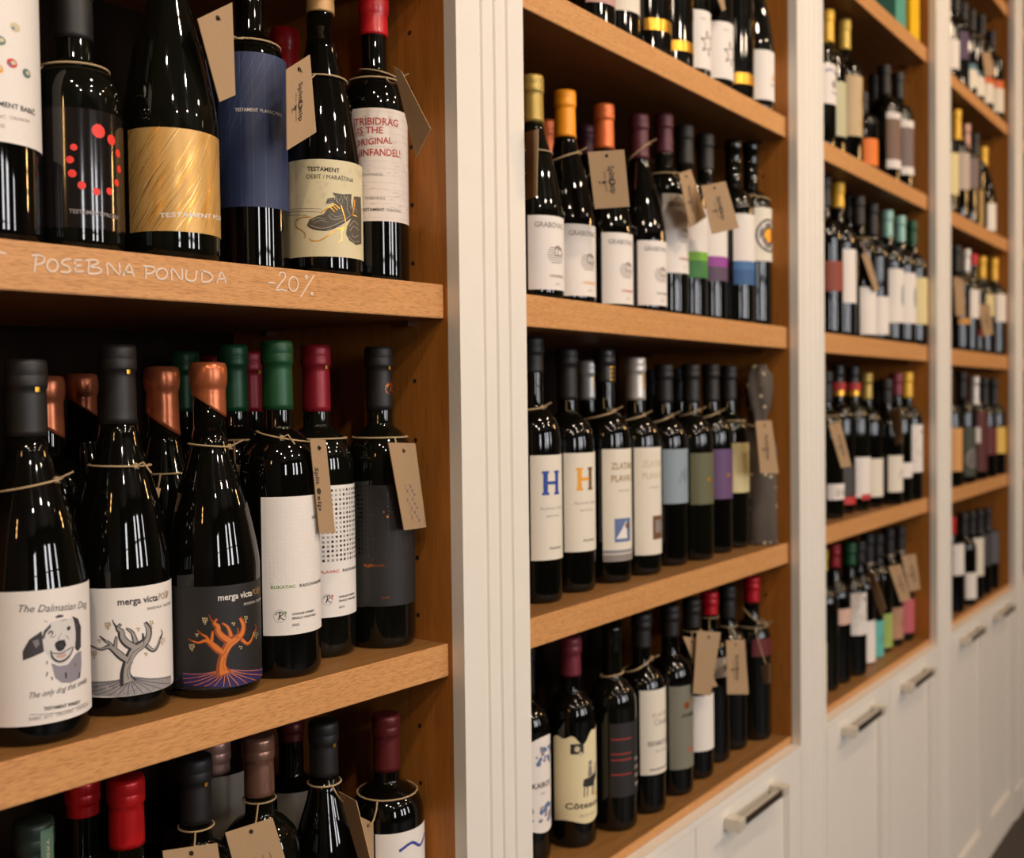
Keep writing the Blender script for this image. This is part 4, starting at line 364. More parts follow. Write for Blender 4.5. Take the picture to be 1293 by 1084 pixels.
ART = {
'tree': [["P","ground",[[-57.1,28.5],[-38.0,29.4],[-28.4,29.9],[-19.0,32.0],[-14.3,31.4],[-3.2,27.9],[6.4,26.1],[23.9,23.9],[23.4,15.7],[6.1,15.2],[-11.8,15.0],[-33.4,17.1],[-55.9,18.2]]],["S","root",[[-20.9,30.3,0.6],[-38.2,23.3,0.5],[-54.4,19.8,0.4]]],["S","root",[[-20.5,29.2,0.6],[-33.3,22.2,0.5],[-44.6,18.2,0.4]]],["S","root",[[-20.1,28.2,0.6],[-28.6,21.0,0.5],[-35.3,17.8,0.4]]],["S","root",[[-19.1,28.0,0.6],[-23.9,21.6,0.5],[-27.7,17.2,0.4]]],["S","root",[[-18.7,28.0,0.6],[-20.3,16.2,0.5]]],["S","root",[[-17.7,27.9,0.6],[-14.6,16.0,0.5]]],["S","root",[[-16.8,27.7,0.6],[-7.7,15.7,0.5]]],["S","root",[[-16.3,28.7,0.6],[-7.6,22.2,0.5],[-0.1,15.6,0.4]]],["S","root",[[-15.3,29.0,0.6],[-3.4,22.4,0.5],[10.4,15.6,0.4]]],["S","root",[[-14.4,29.4,0.6],[1.2,23.4,0.5],[22.1,17.1,0.4]]],["S","root",[[-15.3,30.3,0.6],[1.3,26.2,0.5],[23.8,22.4,0.4]]],["S","root",[[-21.9,30.8,0.6],[-38.1,28.2,0.5],[-55.6,27.7,0.4]]],["S","root",[[-21.9,30.4,0.6],[-38.1,26.3,0.5],[-55.8,23.2,0.4]]],["S","ink",[[-19.6,26.6,13.0],[-21.6,33.3,8.4],[-20.7,40.2,7.0],[-18.8,45.9,7.0],[-14.8,52.4,8.0],[-8.9,56.0,7.4],[-3.8,59.7,5.8],[-2.3,66.5,5.2],[-5.4,73.5,3.1]]],["S","ink",[[-19.7,44.5,5.2],[-24.7,49.0,6.2],[-29.3,53.8,5.2],[-33.5,56.7,3.7],[-39.5,54.8,2.3],[-44.8,56.0,1.6],[-49.1,57.8,0.9]]],["S","ink",[[-30.5,55.6,3.7],[-33.0,59.7,2.7],[-36.3,61.7,2.1],[-40.5,65.5,1.0]]],["S","ink",[[-28.8,55.5,3.1],[-28.2,60.6,2.9],[-27.7,64.8,1.6]]],["S","ink",[[-13.9,54.1,6.4],[-19.6,58.2,6.4],[-23.4,63.3,5.7],[-24.1,68.3,5.2],[-26.8,70.9,3.1],[-24.0,74.4,2.3]]],["S","ink",[[-26.6,70.9,2.1],[-28.9,74.5,1.2],[-30.4,78.3,0.6]]],["S","ink",[[-13.3,58.0,4.5],[-14.6,63.3,3.7],[-16.4,67.5,2.9],[-20.3,70.6,1.9]]],["S","ink",[[-4.8,54.6,3.9],[0.7,49.6,3.1],[5.1,51.7,2.9],[8.7,58.3,2.1],[11.3,61.3,1.2],[9.6,64.9,0.6]]],["S","ink",[[-8.9,56.3,3.1],[-7.3,60.3,2.3],[-7.7,65.0,1.2]]],["S","bark",[[-19.1,27.3,8.2],[-20.4,33.2,5.2],[-19.6,40.0,4.5],[-17.8,45.8,4.5],[-14.2,52.1,5.4],[-8.4,55.6,4.7],[-3.8,59.7,3.5],[-2.6,66.5,3.1],[-5.7,72.5,1.6]]],["S","bark",[[-19.5,45.0,2.9],[-24.3,49.3,3.9],[-28.8,53.9,3.3],[-33.0,56.7,2.1],[-39.5,55.0,1.0],[-44.8,56.2,0.7]]],["S","bark",[[-30.7,55.8,2.1],[-32.8,59.6,1.2],[-36.1,61.7,0.9]]],["S","bark",[[-28.6,55.7,1.9],[-28.0,60.6,1.4],[-27.6,64.1,0.7]]],["S","bark",[[-13.8,54.5,3.9],[-19.3,58.6,3.9],[-22.9,63.2,3.3],[-23.5,68.2,2.9],[-26.4,71.2,1.4],[-24.2,74.0,0.9]]],["S","bark",[[-13.3,58.4,2.5],[-14.4,63.3,1.9],[-16.3,67.3,1.2],[-19.8,70.4,0.7]]],["S","bark",[[-4.2,54.5,2.1],[0.7,50.0,1.4],[4.7,52.0,1.4],[8.2,58.2,0.8]]],["S","ink",[[-19.1,30.0,0.5],[-20.4,36.2,0.4],[-17.9,41.8,0.4],[-16.9,46.7,0.3]]],["S","ink",[[-16.3,28.7,0.4],[-18.1,33.9,0.4],[-18.5,37.9,0.3],[-15.5,43.5,0.3]]],["S","ink",[[-20.2,42.1,0.7],[-15.8,50.5,0.5],[-8.9,54.5,0.4],[-5.8,57.0,0.3]]],["D","grape",[[-35.5,75.5,1.4],[-33.9,75.5,1.4],[-32.3,75.5,1.4],[-35.3,73.9,1.4],[-33.6,73.9,1.4],[-32.0,73.9,1.4],[-34.8,72.3,1.4],[-33.1,72.3,1.4],[-33.7,70.7,1.4]]],["D","grape",[[-41.8,62.1,1.4],[-40.0,62.1,1.4],[-40.6,60.5,1.4]]],["D","grape",[[-47.7,52.7,1.4],[-45.8,52.8,1.4],[-43.9,52.9,1.4],[-47.4,51.1,1.4],[-45.5,51.2,1.4],[-43.6,51.3,1.4],[-46.8,49.6,1.4],[-44.9,49.7,1.4],[-45.5,48.0,1.4]]],["D","grape",[[-12.1,69.6,1.4],[-10.5,69.3,1.4],[-11.0,67.8,1.4]]],["D","grape",[[-1.1,73.5,1.4],[0.8,73.1,1.4],[-0.8,71.8,1.4],[1.2,71.5,1.4],[-0.2,70.1,1.4],[0.1,68.4,1.4]]],["D","grape",[[8.0,57.9,1.4],[10.4,57.4,1.4],[13.1,56.8,1.4],[8.4,56.2,1.4],[10.9,55.7,1.4],[13.6,55.1,1.4],[9.1,54.4,1.4],[11.6,53.9,1.4],[10.7,52.4,1.4]]],["D","grape",[[-6.3,48.6,1.4],[-4.6,48.3,1.4],[-5.2,46.8,1.4]]]],
'tree_text': [["S","x",[[-26.2,89.4],[12.8,90.5],[-3.6,82.9],[20.3,82.3]]]],
'tree3': [["P","ground",[[-55.0,22.8],[-37.7,23.1],[-28.1,23.5],[-18.4,25.5],[-13.5,24.7],[-1.3,21.0],[9.9,18.8],[35.5,14.7],[35.5,6.3],[9.5,7.9],[-10.7,8.3],[-33.1,10.7],[-54.0,12.4]]],["S","root",[[-20.4,23.7,0.6],[-37.8,17.0,0.5],[-52.8,14.0,0.4]]],["S","root",[[-20.0,22.6,0.6],[-33.0,15.8,0.5],[-44.0,12.0,0.4]]],["S","root",[[-19.5,21.6,0.6],[-28.3,14.5,0.5],[-35.0,11.4,0.4]]],["S","root",[[-18.5,21.5,0.6],[-23.5,15.1,0.5],[-27.4,10.7,0.4]]],["S","root",[[-18.0,21.4,0.6],[-19.7,9.7,0.5]]],["S","root",[[-17.0,21.3,0.6],[-13.8,9.3,0.5]]],["S","root",[[-16.1,21.1,0.6],[-6.3,8.9,0.5]]],["S","root",[[-15.5,22.1,0.6],[-6.2,15.5,0.5],[2.2,8.6,0.4]]],["S","root",[[-14.5,22.4,0.6],[-1.5,15.5,0.5],[15.0,8.0,0.4]]],["S","root",[[-13.5,22.8,0.6],[3.8,16.4,0.5],[35.5,7.4,0.4]]],["S","root",[[-14.5,23.7,0.6],[3.8,19.2,0.5],[35.5,13.1,0.4]]],["S","root",[[-21.4,24.3,0.6],[-37.7,21.9,0.5],[-53.8,21.9,0.4]]],["S","root",[[-21.4,23.8,0.6],[-37.8,19.9,0.5],[-53.9,17.4,0.4]]],["S","ink",[[-19.0,20.0,13.0],[-21.1,26.8,8.5],[-20.2,33.6,7.0],[-18.2,39.4,7.0],[-14.1,45.8,8.0],[-7.7,49.4,7.4],[-2.1,52.9,5.8],[-0.4,59.7,5.2],[-3.9,66.8,3.1]]],["S","ink",[[-19.2,38.0,5.2],[-24.4,42.5,6.2],[-29.1,47.3,5.2],[-33.3,50.3,3.7],[-39.2,48.5,2.3],[-44.2,49.9,1.7],[-48.2,51.7,0.9]]],["S","ink",[[-30.3,49.2,3.7],[-32.8,53.3,2.7],[-36.1,55.4,2.1],[-40.2,59.2,1.0]]],["S","ink",[[-28.6,49.1,3.1],[-28.0,54.2,2.9],[-27.4,58.3,1.7]]],["S","ink",[[-13.0,47.5,6.4],[-19.1,51.7,6.4],[-23.1,56.8,5.7],[-23.8,61.8,5.2],[-26.6,64.5,3.1],[-23.7,68.0,2.3]]],["S","ink",[[-26.4,64.5,2.1],[-28.7,68.1,1.2],[-30.2,71.9,0.6]]],["S","ink",[[-12.4,51.4,4.5],[-13.8,56.8,3.7],[-15.8,61.0,2.9],[-19.9,64.1,1.9]]],["S","ink",[[-3.1,47.9,3.9],[3.1,42.7,3.1],[8.2,44.7,2.9],[12.7,51.1,2.1],[16.2,53.9,1.2],[13.8,57.7,0.6]]],["S","ink",[[-7.7,49.7,3.1],[-5.9,53.6,2.3],[-6.4,58.4,1.2]]],["S","bark",[[-18.5,20.7,8.3],[-19.9,26.6,5.2],[-19.1,33.5,4.5],[-17.2,39.2,4.5],[-13.4,45.5,5.4],[-7.1,49.0,4.7],[-2.1,52.9,3.5],[-0.7,59.7,3.1],[-4.1,65.9,1.7]]],["S","bark",[[-19.0,38.5,2.9],[-23.9,42.8,3.9],[-28.6,47.5,3.3],[-32.8,50.3,2.1],[-39.2,48.7,1.0],[-44.2,50.1,0.7]]],["S","bark",[[-30.5,49.4,2.1],[-32.6,53.3,1.2],[-35.9,55.4,0.9]]],["S","bark",[[-28.4,49.3,1.9],[-27.8,54.2,1.4],[-27.4,57.6,0.7]]],["S","bark",[[-13.0,47.9,3.9],[-18.7,52.1,3.9],[-22.5,56.8,3.3],[-23.2,61.8,2.9],[-26.2,64.8,1.4],[-23.9,67.6,0.9]]],["S","bark",[[-12.4,51.8,2.5],[-13.6,56.7,1.9],[-15.6,60.8,1.2],[-19.3,63.9,0.7]]],["S","bark",[[-2.5,47.8,2.1],[3.1,43.1,1.4],[7.8,45.0,1.4],[12.1,51.0,0.8]]],["S","ink",[[-18.5,23.5,0.5],[-19.8,29.6,0.4],[-17.3,35.3,0.4],[-16.2,40.1,0.3]]],["S","ink",[[-15.5,22.1,0.4],[-17.4,27.3,0.4],[-17.8,31.4,0.3],[-14.7,36.9,0.3]]],["S","ink",[[-19.7,35.6,0.7],[-15.1,44.0,0.5],[-7.7,47.9,0.4],[-4.3,50.3,0.3]]],["D","grape",[[-35.3,69.2,1.4],[-33.7,69.2,1.4],[-32.1,69.1,1.4],[-35.1,67.6,1.4],[-33.5,67.6,1.4],[-31.9,67.5,1.4],[-34.6,66.0,1.4],[-33.0,66.0,1.4],[-33.5,64.4,1.4]]],["D","grape",[[-41.4,55.8,1.4],[-39.7,55.8,1.4],[-40.3,54.2,1.4]]],["D","grape",[[-46.9,46.6,1.4],[-45.1,46.7,1.4],[-43.4,46.7,1.4],[-46.6,45.0,1.4],[-44.8,45.1,1.4],[-43.1,45.1,1.4],[-46.1,43.4,1.4],[-44.3,43.5,1.4],[-44.9,41.9,1.4]]],["D","grape",[[-11.2,63.0,1.4],[-9.4,62.7,1.4],[-10.0,61.2,1.4]]],["D","grape",[[1.0,66.7,1.4],[3.2,66.3,1.4],[1.3,65.0,1.4],[3.5,64.6,1.4],[2.0,63.3,1.4],[2.3,61.6,1.4]]],["D","grape",[[11.8,50.7,1.4],[15.0,50.1,1.4],[18.7,49.3,1.4],[12.3,49.0,1.4],[15.5,48.3,1.4],[19.4,47.5,1.4],[13.2,47.2,1.4],[16.6,46.4,1.4],[15.4,45.0,1.4]]],["D","grape",[[-4.8,41.9,1.4],[-2.9,41.5,1.4],[-3.5,40.0,1.4]]]],
'tree3_text': [["S","x",[[-22.8,83.3],[24.6,84.7],[0.2,76.4]]]],
'dog': [["P","d1",[[-27.1,63.6],[-27.2,70.2],[-22.7,78.3],[-14.4,83.7],[-13.8,77.2],[-13.2,68.4],[-20.1,65.8]]],["P","d2",[[-20.6,77.0],[-16.7,78.1],[-16.0,74.3],[-18.5,71.5]]],["P","d3",[[-8.4,59.3],[-3.1,56.2],[3.8,55.8],[12.2,62.7],[17.5,63.1],[17.6,52.6],[15.5,43.2],[5.9,41.8],[-1.2,43.4],[-6.0,48.2]]],["P","d4",[[-14.0,76.2],[-12.9,84.5],[-8.2,89.2],[-0.1,90.3],[8.6,89.5],[12.8,83.3],[11.7,71.5],[7.9,63.6],[3.8,56.9],[-3.1,57.1],[-8.3,61.5],[-13.2,69.7]]],["P","d1",[[8.7,90.8],[14.6,87.8],[17.8,81.1],[17.2,65.9],[13.7,63.4],[10.8,66.2],[11.9,78.0],[10.6,85.9]]],["P","d1",[[-5.0,92.5],[-2.2,93.8],[1.7,92.7],[1.1,91.6],[-3.9,91.5]]],["P","d1",[[-14.5,78.4],[-12.9,83.5],[-8.2,87.9],[-8.1,85.5],[-11.7,81.7],[-12.8,77.6]]],["P","d5",[[-5.8,72.3],[-4.9,73.9],[-2.7,74.9],[1.9,74.6],[3.0,70.6],[0.7,67.3],[-2.7,66.6],[-4.8,68.9]]],["P","d1",[[-2.2,71.9],[0.0,72.3],[0.6,69.5],[-1.5,69.0]]],["S","d5",[[-10.1,80.7,0.8],[-8.4,82.6,1.3],[-6.8,81.0,0.9],[-8.1,79.6,0.6]]],["D","d5",[[5.4,82.4,3.3]]],["D","d2",[[5.0,83.1,0.9]]],["S","d2",[[-9.0,78.7,0.6],[-6.4,78.0,0.6],[-4.8,79.3,0.4]]],["S","d2",[[-12.7,90.9,0.6],[-10.2,89.5,0.4]]],["S","d2",[[-0.1,89.0,0.6],[4.1,89.1,0.4]]],["S","d2",[[-3.2,75.6,0.7],[-1.5,78.5,0.4],[-0.3,80.4,0.3]]],["S","d2",[[3.1,77.6,0.7],[5.5,73.9,0.4]]],["P","lip",[[-5.7,64.2],[1.6,65.2],[3.4,63.0],[0.4,61.4],[-3.6,61.9]]],["S","d5",[[-8.7,68.5,0.9],[-7.3,62.9,1.5],[-3.1,59.4,1.5],[1.5,59.6,1.5],[6.5,62.8,1.3],[9.4,68.2,0.9]]],["S","d5",[[-7.7,66.7,0.7],[-2.4,65.2,0.7],[2.8,66.3,0.7],[8.0,67.9,0.7]]],["S","d1",[[-11.2,61.4,0.9],[-11.6,58.8,0.7]]],["S","d1",[[-11.2,53.4,0.9],[-11.8,50.3,0.7]]],["S","d1",[[-8.4,49.2,1.0],[-7.9,46.9,0.8]]],["S","d5",[[2.1,50.3,1.5],[2.3,45.9,1.1]]],["S","d5",[[15.0,47.2,1.5],[13.9,43.1,1.1]]],["S","d5",[[10.7,55.4,0.6],[10.6,52.6,0.6]]],["S","line",[[-23.9,24.1,0.3],[-1.8,22.0,0.3],[21.4,22.7,0.3]]]],
'dog_text': [["S","x",[[-29.5,98.8],[20.4,97.1],[-24.6,35.6],[20.9,35.8],[-14.3,26.0],[14.9,25.3],[-24.0,19.6],[21.3,19.1],[-6.9,102.9]]]],
'dots': [["D","red",[[-3.0,91.8,10.9],[8.5,87.4,8.4],[16.0,78.7,6.8],[17.3,66.7,6.2],[13.5,55.4,5.9],[5.4,47.4,5.9],[-5.5,45.5,5.9],[-16.2,49.1,6.2],[-22.7,57.6,6.2],[-24.1,67.9,5.9],[-21.2,77.4,5.3]]]],
'dots_text': [["S","x",[[-25.6,27.9],[15.4,26.9]]]],
'gold_text': [["S","x",[[-32.8,32.2],[31.1,36.7]]]],
'blue_text': [["S","x",[[-38.3,149.7],[16.7,147.8]]]],
'babic_text': [["S","x",[[-8.4,93.1],[20.9,94.0],[-8.5,85.3],[14.4,87.1],[-8.7,79.2],[12.6,122.0]]]],
'boots': [["S","k",[[-76.4,62.0,0.4],[-45.2,59.1,0.3]]],["S","k",[[-72.0,64.6,0.4],[-31.2,61.7,0.3]]],["S","k",[[-71.9,67.0,0.3],[-31.1,64.8,0.3]]],["P","boot",[[-45.3,50.2],[-43.2,54.8],[-35.4,58.3],[-29.7,59.7],[-24.9,66.3],[-19.5,69.7],[-18.1,77.2],[-20.6,80.9],[-10.3,80.2],[0.4,81.9],[-0.5,73.8],[1.6,65.6],[0.2,59.9],[-8.3,53.8],[-19.9,47.4],[-28.4,44.7],[-35.6,45.0],[-42.6,46.9]]],["P","boot",[[-27.1,69.9],[-25.6,74.9],[-19.4,76.5],[-18.4,71.9],[-23.8,70.3]]],["S","k",[[-45.3,49.7,0.9],[-39.9,46.1,0.9],[-28.4,44.4,0.9],[-18.8,47.5,0.9],[-8.3,53.6,0.9],[0.7,60.0,0.9]]],["S","lt",[[-42.9,49.6,0.4],[-35.6,47.1,0.4],[-28.3,46.7,0.4],[-20.9,49.2,0.4],[-10.8,54.6,0.4],[-1.5,60.9,0.4]]],["S","lt",[[-40.8,53.7,0.4],[-34.4,56.7,0.4],[-28.2,54.7,0.4]]],["S","lt",[[-38.7,51.5,0.3],[-32.4,54.1,0.3],[-26.2,52.1,0.3]]],["S","lt",[[-9.1,79.1,0.4],[-5.4,74.3,0.4],[-5.5,66.8,0.4],[-2.2,61.9,0.4]]],["S","lt",[[-12.7,78.7,0.3],[-10.4,73.7,0.3],[-12.8,70.3,0.3]]],["S","lt",[[-5.3,79.6,0.3],[-2.7,74.6,0.3]]],["S","lt",[[-25.0,59.0,0.4],[-19.8,55.0,0.4],[-10.7,57.8,0.4]]],["S","lt",[[-22.9,61.1,0.3],[-17.5,57.8,0.3],[-10.6,60.5,0.3]]],["S","lt",[[-17.2,78.3,0.4],[-17.3,74.1,0.4],[-12.8,70.3,0.4]]],["S","lt",[[-24.8,73.7,0.3],[-20.0,74.4,0.3]]],["S","lt",[[-25.3,71.5,0.3],[-20.0,72.6,0.3]]],["P","boot",[[3.5,79.8],[8.7,80.8],[17.3,81.6],[18.4,64.0],[17.0,35.7],[5.8,32.9],[-3.5,36.3],[-7.3,42.3],[-5.9,49.8],[-1.6,56.7],[1.2,61.3],[1.6,67.8]]],["S","lt",[[6.1,78.6,0.4],[5.3,70.4,0.4],[8.6,64.5,0.4]]],["S","lt",[[-3.2,50.1,0.5],[2.9,56.2,0.5],[10.3,53.0,0.5]]],["S","lt",[[-2.6,46.0,0.5],[2.8,50.9,0.5],[11.3,47.8,0.5]]],["S","lt",[[-4.1,40.5,0.4],[2.4,35.9,0.4],[12.1,37.7,0.4]]],["S","lt",[[-0.5,41.9,0.4],[4.2,40.4,0.4],[10.0,43.3,0.4]]],["S","gold",[[-40.8,57.4,0.7],[-51.1,57.4,1.0],[-59.3,53.9,1.0],[-57.3,48.5,1.0],[-50.2,44.2,1.0],[-47.3,39.8,0.9],[-49.3,37.1,0.5]]],["S","gold",[[-43.0,37.7,0.5],[-41.2,34.8,1.0],[-33.7,34.7,1.0],[-26.4,39.0,1.0],[-17.8,45.1,1.0],[-7.2,48.9,0.8]]],["S","gold",[[-12.3,69.5,0.8],[-10.6,64.2,1.0],[-8.0,56.0,1.0],[-7.8,49.6,0.9],[-12.4,43.9,0.9],[-12.0,36.6,0.8],[-17.7,32.4,0.4]]],["S","gold",[[-31.0,59.3,0.5],[-30.7,62.5,1.0],[-28.0,63.9,1.0],[-24.9,66.3,1.1],[-17.9,70.1,0.9]]],["S","gold",[[-23.8,67.6,0.8],[-18.6,62.4,0.8]]],["S","gold",[[-21.1,68.8,0.8],[-16.1,64.5,0.8]]],["S","gold",[[-18.4,69.8,0.8],[-13.8,66.0,0.8]]],["S","gold2",[[4.3,76.7,0.7],[3.2,68.0,1.0],[0.7,61.2,0.7]]],["S","gold2",[[2.3,61.5,1.0],[8.5,61.3,0.8]]]],
'boots_text': [["S","x",[[-44.4,101.5],[-13.2,100.6],[-44.9,94.2],[3.0,93.3]]]],
'trib_text': [["S","x",[[-49.4,159.9],[-1.9,160.1],[-45.9,151.2],[-19.5,151.4],[-46.2,138.2],[-9.4,141.0],[-45.7,128.0],[0.6,129.4],[-43.7,72.7],[0.2,72.4]]]],
'b4_text': [["S","x",[[-35.3,82.8],[16.0,83.6],[-27.8,57.7],[-17.0,57.9],[8.7,58.2],[-17.1,48.8],[6.1,143.7]]]],
'b5_text': [["S","x",[[-27.1,84.3],[28.5,82.2],[-20.2,58.4],[-8.3,58.8],[22.8,57.6],[-8.5,49.5],[-10.0,161.1],[-25.1,91.8]]]],
'b6_text': [["S","x",[[-39.0,85.2],[3.6,89.0],[-26.2,52.0],[-27.9,262.4],[-37.7,162.9],[6.6,88.5]]]],
}

# ------------------------------------------------------------------ helpers
def tag_props(o, label=None, cat=None, group=None, kind=None):
    if label: o['label'] = label
    if cat: o['category'] = cat
    if group: o['group'] = group
    if kind: o['kind'] = kind
    return o
def empty(name, loc, label, cat, group=None):
    o = bpy.data.objects.new(name, None); COL.objects.link(o); o.location = loc; o.empty_display_size = 0.02
    return tag_props(o, label, cat, group)
def link(name, me, parent=None):
    o = bpy.data.objects.new(name, me); COL.objects.link(o)
    if parent: o.parent = parent
    return o
def mesh_from(name, verts, faces, mats, idx=None, smooth=False):
    me = bpy.data.meshes.new(name); me.from_pydata(verts, [], faces)
    for m in mats: me.materials.append(MATS[m])
    if idx: me.polygons.foreach_set('material_index', idx)
    if smooth: me.polygons.foreach_set('use_smooth', [True]*len(me.polygons))
    me.update(); return me
def box_vf(x0, x1, y0, y1, z0, z1):
    v = [(x0, y0, z0), (x1, y0, z0), (x1, y1, z0), (x0, y1, z0), (x0, y0, z1), (x1, y0, z1), (x1, y1, z1), (x0, y1, z1)]
    return v, [(0, 3, 2, 1), (4, 5, 6, 7), (0, 1, 5, 4), (1, 2, 6, 5), (2, 3, 7, 6), (3, 0, 4, 7)]
def boxes(name, bl, m, parent=None, bevel=0.0):
    V, F = [], []
    for b in bl:
        v, f = box_vf(*b); n = len(V); V += v; F += [tuple(i+n for i in q) for q in f]
    me = mesh_from(name, V, F, [m])
    if bevel:
        bm = bmesh.new(); bm.from_mesh(me); bmesh.ops.bevel(bm, geom=bm.edges[:], offset=bevel, segments=2, affect='EDGES'); bm.to_mesh(me); bm.free()
    return link(name, me, parent)
def prism(name, pts, z0, z1, m, parent=None):         # polygon in x,y extruded along z
    n = len(pts); V = [(x, y, z0) for x, y in pts]+[(x, y, z1) for x, y in pts]
    F = [(i, (i+1) % n, n+(i+1) % n, n+i) for i in range(n)]
    t = tessellate_polygon([[Vector((x, y, 0)) for x, y in pts]])
    F += [tuple(q) for q in t]+[tuple(i+n for i in reversed(q)) for q in t]
    me = mesh_from(name, V, F, [m]); bm = bmesh.new(); bm.from_mesh(me); bmesh.ops.recalc_face_normals(bm, faces=bm.faces[:]); bm.to_mesh(me); bm.free()
    return link(name, me, parent)
def tube(name, pts, r, m, parent=None, seg=6):
    V, F = [], []
    P = [Vector(p) for p in pts]
    for i, p in enumerate(P):
        t = (P[min(i+1, len(P)-1)]-P[max(i-1, 0)]).normalized()
        a = t.cross(Vector((0, 0, 1)));  a = a.normalized() if a.length > 1e-3 else Vector((1, 0, 0))
        b = t.cross(a)
        for k in range(seg):
            q = p+r*(math.cos(2*math.pi*k/seg)*a+math.sin(2*math.pi*k/seg)*b); V.append(tuple(q))
    for i in range(len(P)-1):
        for k in range(seg):
            F.append((i*seg+k, i*seg+(k+1) % seg, (i+1)*seg+(k+1) % seg, (i+1)*seg+k))
    return link(name, mesh_from(name, V, F, [m], smooth=True), parent)
def lathe(prof, seg):
    V, F = [], []
    for r, z in prof:
        for k in range(seg):
            a = 2*math.pi*k/seg; V.append((r*math.sin(a), -r*math.cos(a), z))
    for i in range(len(prof)-1):
        for k in range(seg):
            F.append((i*seg+k, i*seg+(k+1) % seg, (i+1)*seg+(k+1) % seg, (i+1)*seg+k))
    F.append(tuple(reversed(range(seg)))); F.append(tuple((len(prof)-1)*seg+k for k in range(seg)))
    return V, F
# bottle outline: list of (radius, z); bx = straight body and round shoulder, bg = long sloping shoulder, pt = squat
BG = [(0, 1), (.06, .978), (.16, .91), (.3, .80), (.45, .665), (.58, .50), (.69, .345), (.8, .19), (.9, .08), (1, .015)]
def outline(k, r, h, zs=None, zn=None):
    rn = 0.0135
    if k == 'bg':
        zs = zs or h*0.385; zn = zn or h*0.80
        sh = [(rn+(r-rn)*f, zs+(zn-zs)*t) for t, f in BG]
    else:
        zs = zs or h*0.60; zn = zn or h*0.745
        sh = []
        for i in range(11):
            t = i/10
            f = (1-t**2.1)**0.62 if t < 1 else 0
            f = f*(1-0.18*max(0, t-.6)/.4)
            sh.append((rn+0.001+(r-rn-0.001)*f, zs+(zn-zs)*t*0.93))
    p = [(r*0.55, 0.004), (r*0.80, 0.0005), (r*0.90, 0.0), (r*0.965, 0.0025), (r*0.995, 0.007), (r, 0.013)]
    n0 = 4
    p += [(r, 0.013+(zs-0.013)*i/n0) for i in range(1, n0)] + sh
    p += [(rn, zn), (rn-0.0003, zn+(h-zn)*0.5), (rn-0.0008, h-0.020), (rn+0.0007, h-0.018), (rn+0.0009, h-0.005), (rn+0.0004, h-0.001), (rn-0.001, h)]
    return p
def rad_at(prof, z):
    for (r0_, z0_), (r1_, z1_) in zip(prof[3:], prof[4:]):
        if z0_ <= z <= z1_ and z1_ > z0_: return r0_+(r1_-r0_)*(z-z0_)/(z1_-z0_)
    return prof[-1][0]
def arc_patch(R, a0, a1, z0, z1, rows=1, wob=None):
    n = max(4, int(abs(a1-a0)/5)); V, F = [], []
    for j in range(rows+1):
        for i in range(n+1):
            a = math.radians(a0+(a1-a0)*i/n); z = z0+(z1-z0)*j/rows
            if wob: z += wob(i/n, j/rows)
            V.append((R*math.sin(a), -R*math.cos(a), z))
    for j in range(rows):
        for i in range(n):
            F.append((j*(n+1)+i, j*(n+1)+i+1, (j+1)*(n+1)+i+1, (j+1)*(n+1)+i))
    return V, F
# ---- flat printing in millimetres (x right, y up), later wrapped round a cylinder or laid on a card
TXT = {}
def prep_texts(strings):
    objs = []
    for s, bold in strings:
        c = bpy.data.curves.new('txt', 'FONT'); c.body = s; c.size = 1; c.resolution_u = 2; c.offset = 0.018 if bold else 0.0
        o = bpy.data.objects.new('txt', c); COL.objects.link(o); objs.append((s, bold, o, c))
    dg = bpy.context.evaluated_depsgraph_get(); dg.update()
    for s, bold, o, c in objs:
        me = o.evaluated_get(dg).to_mesh(); V = [(v.co.x, v.co.y) for v in me.vertices]
        F = [tuple(p.vertices) for p in me.polygons]; o.to_mesh_clear() if False else None
        w_ = max((v[0] for v in V), default=1); x_ = min((v[0] for v in V), default=0)
        TXT[(s, bold)] = ([((x-x_)/(w_-x_), y/0.70) for x, y in V], F)
    for s, bold, o, c in objs:
        bpy.data.objects.remove(o); bpy.data.curves.remove(c)
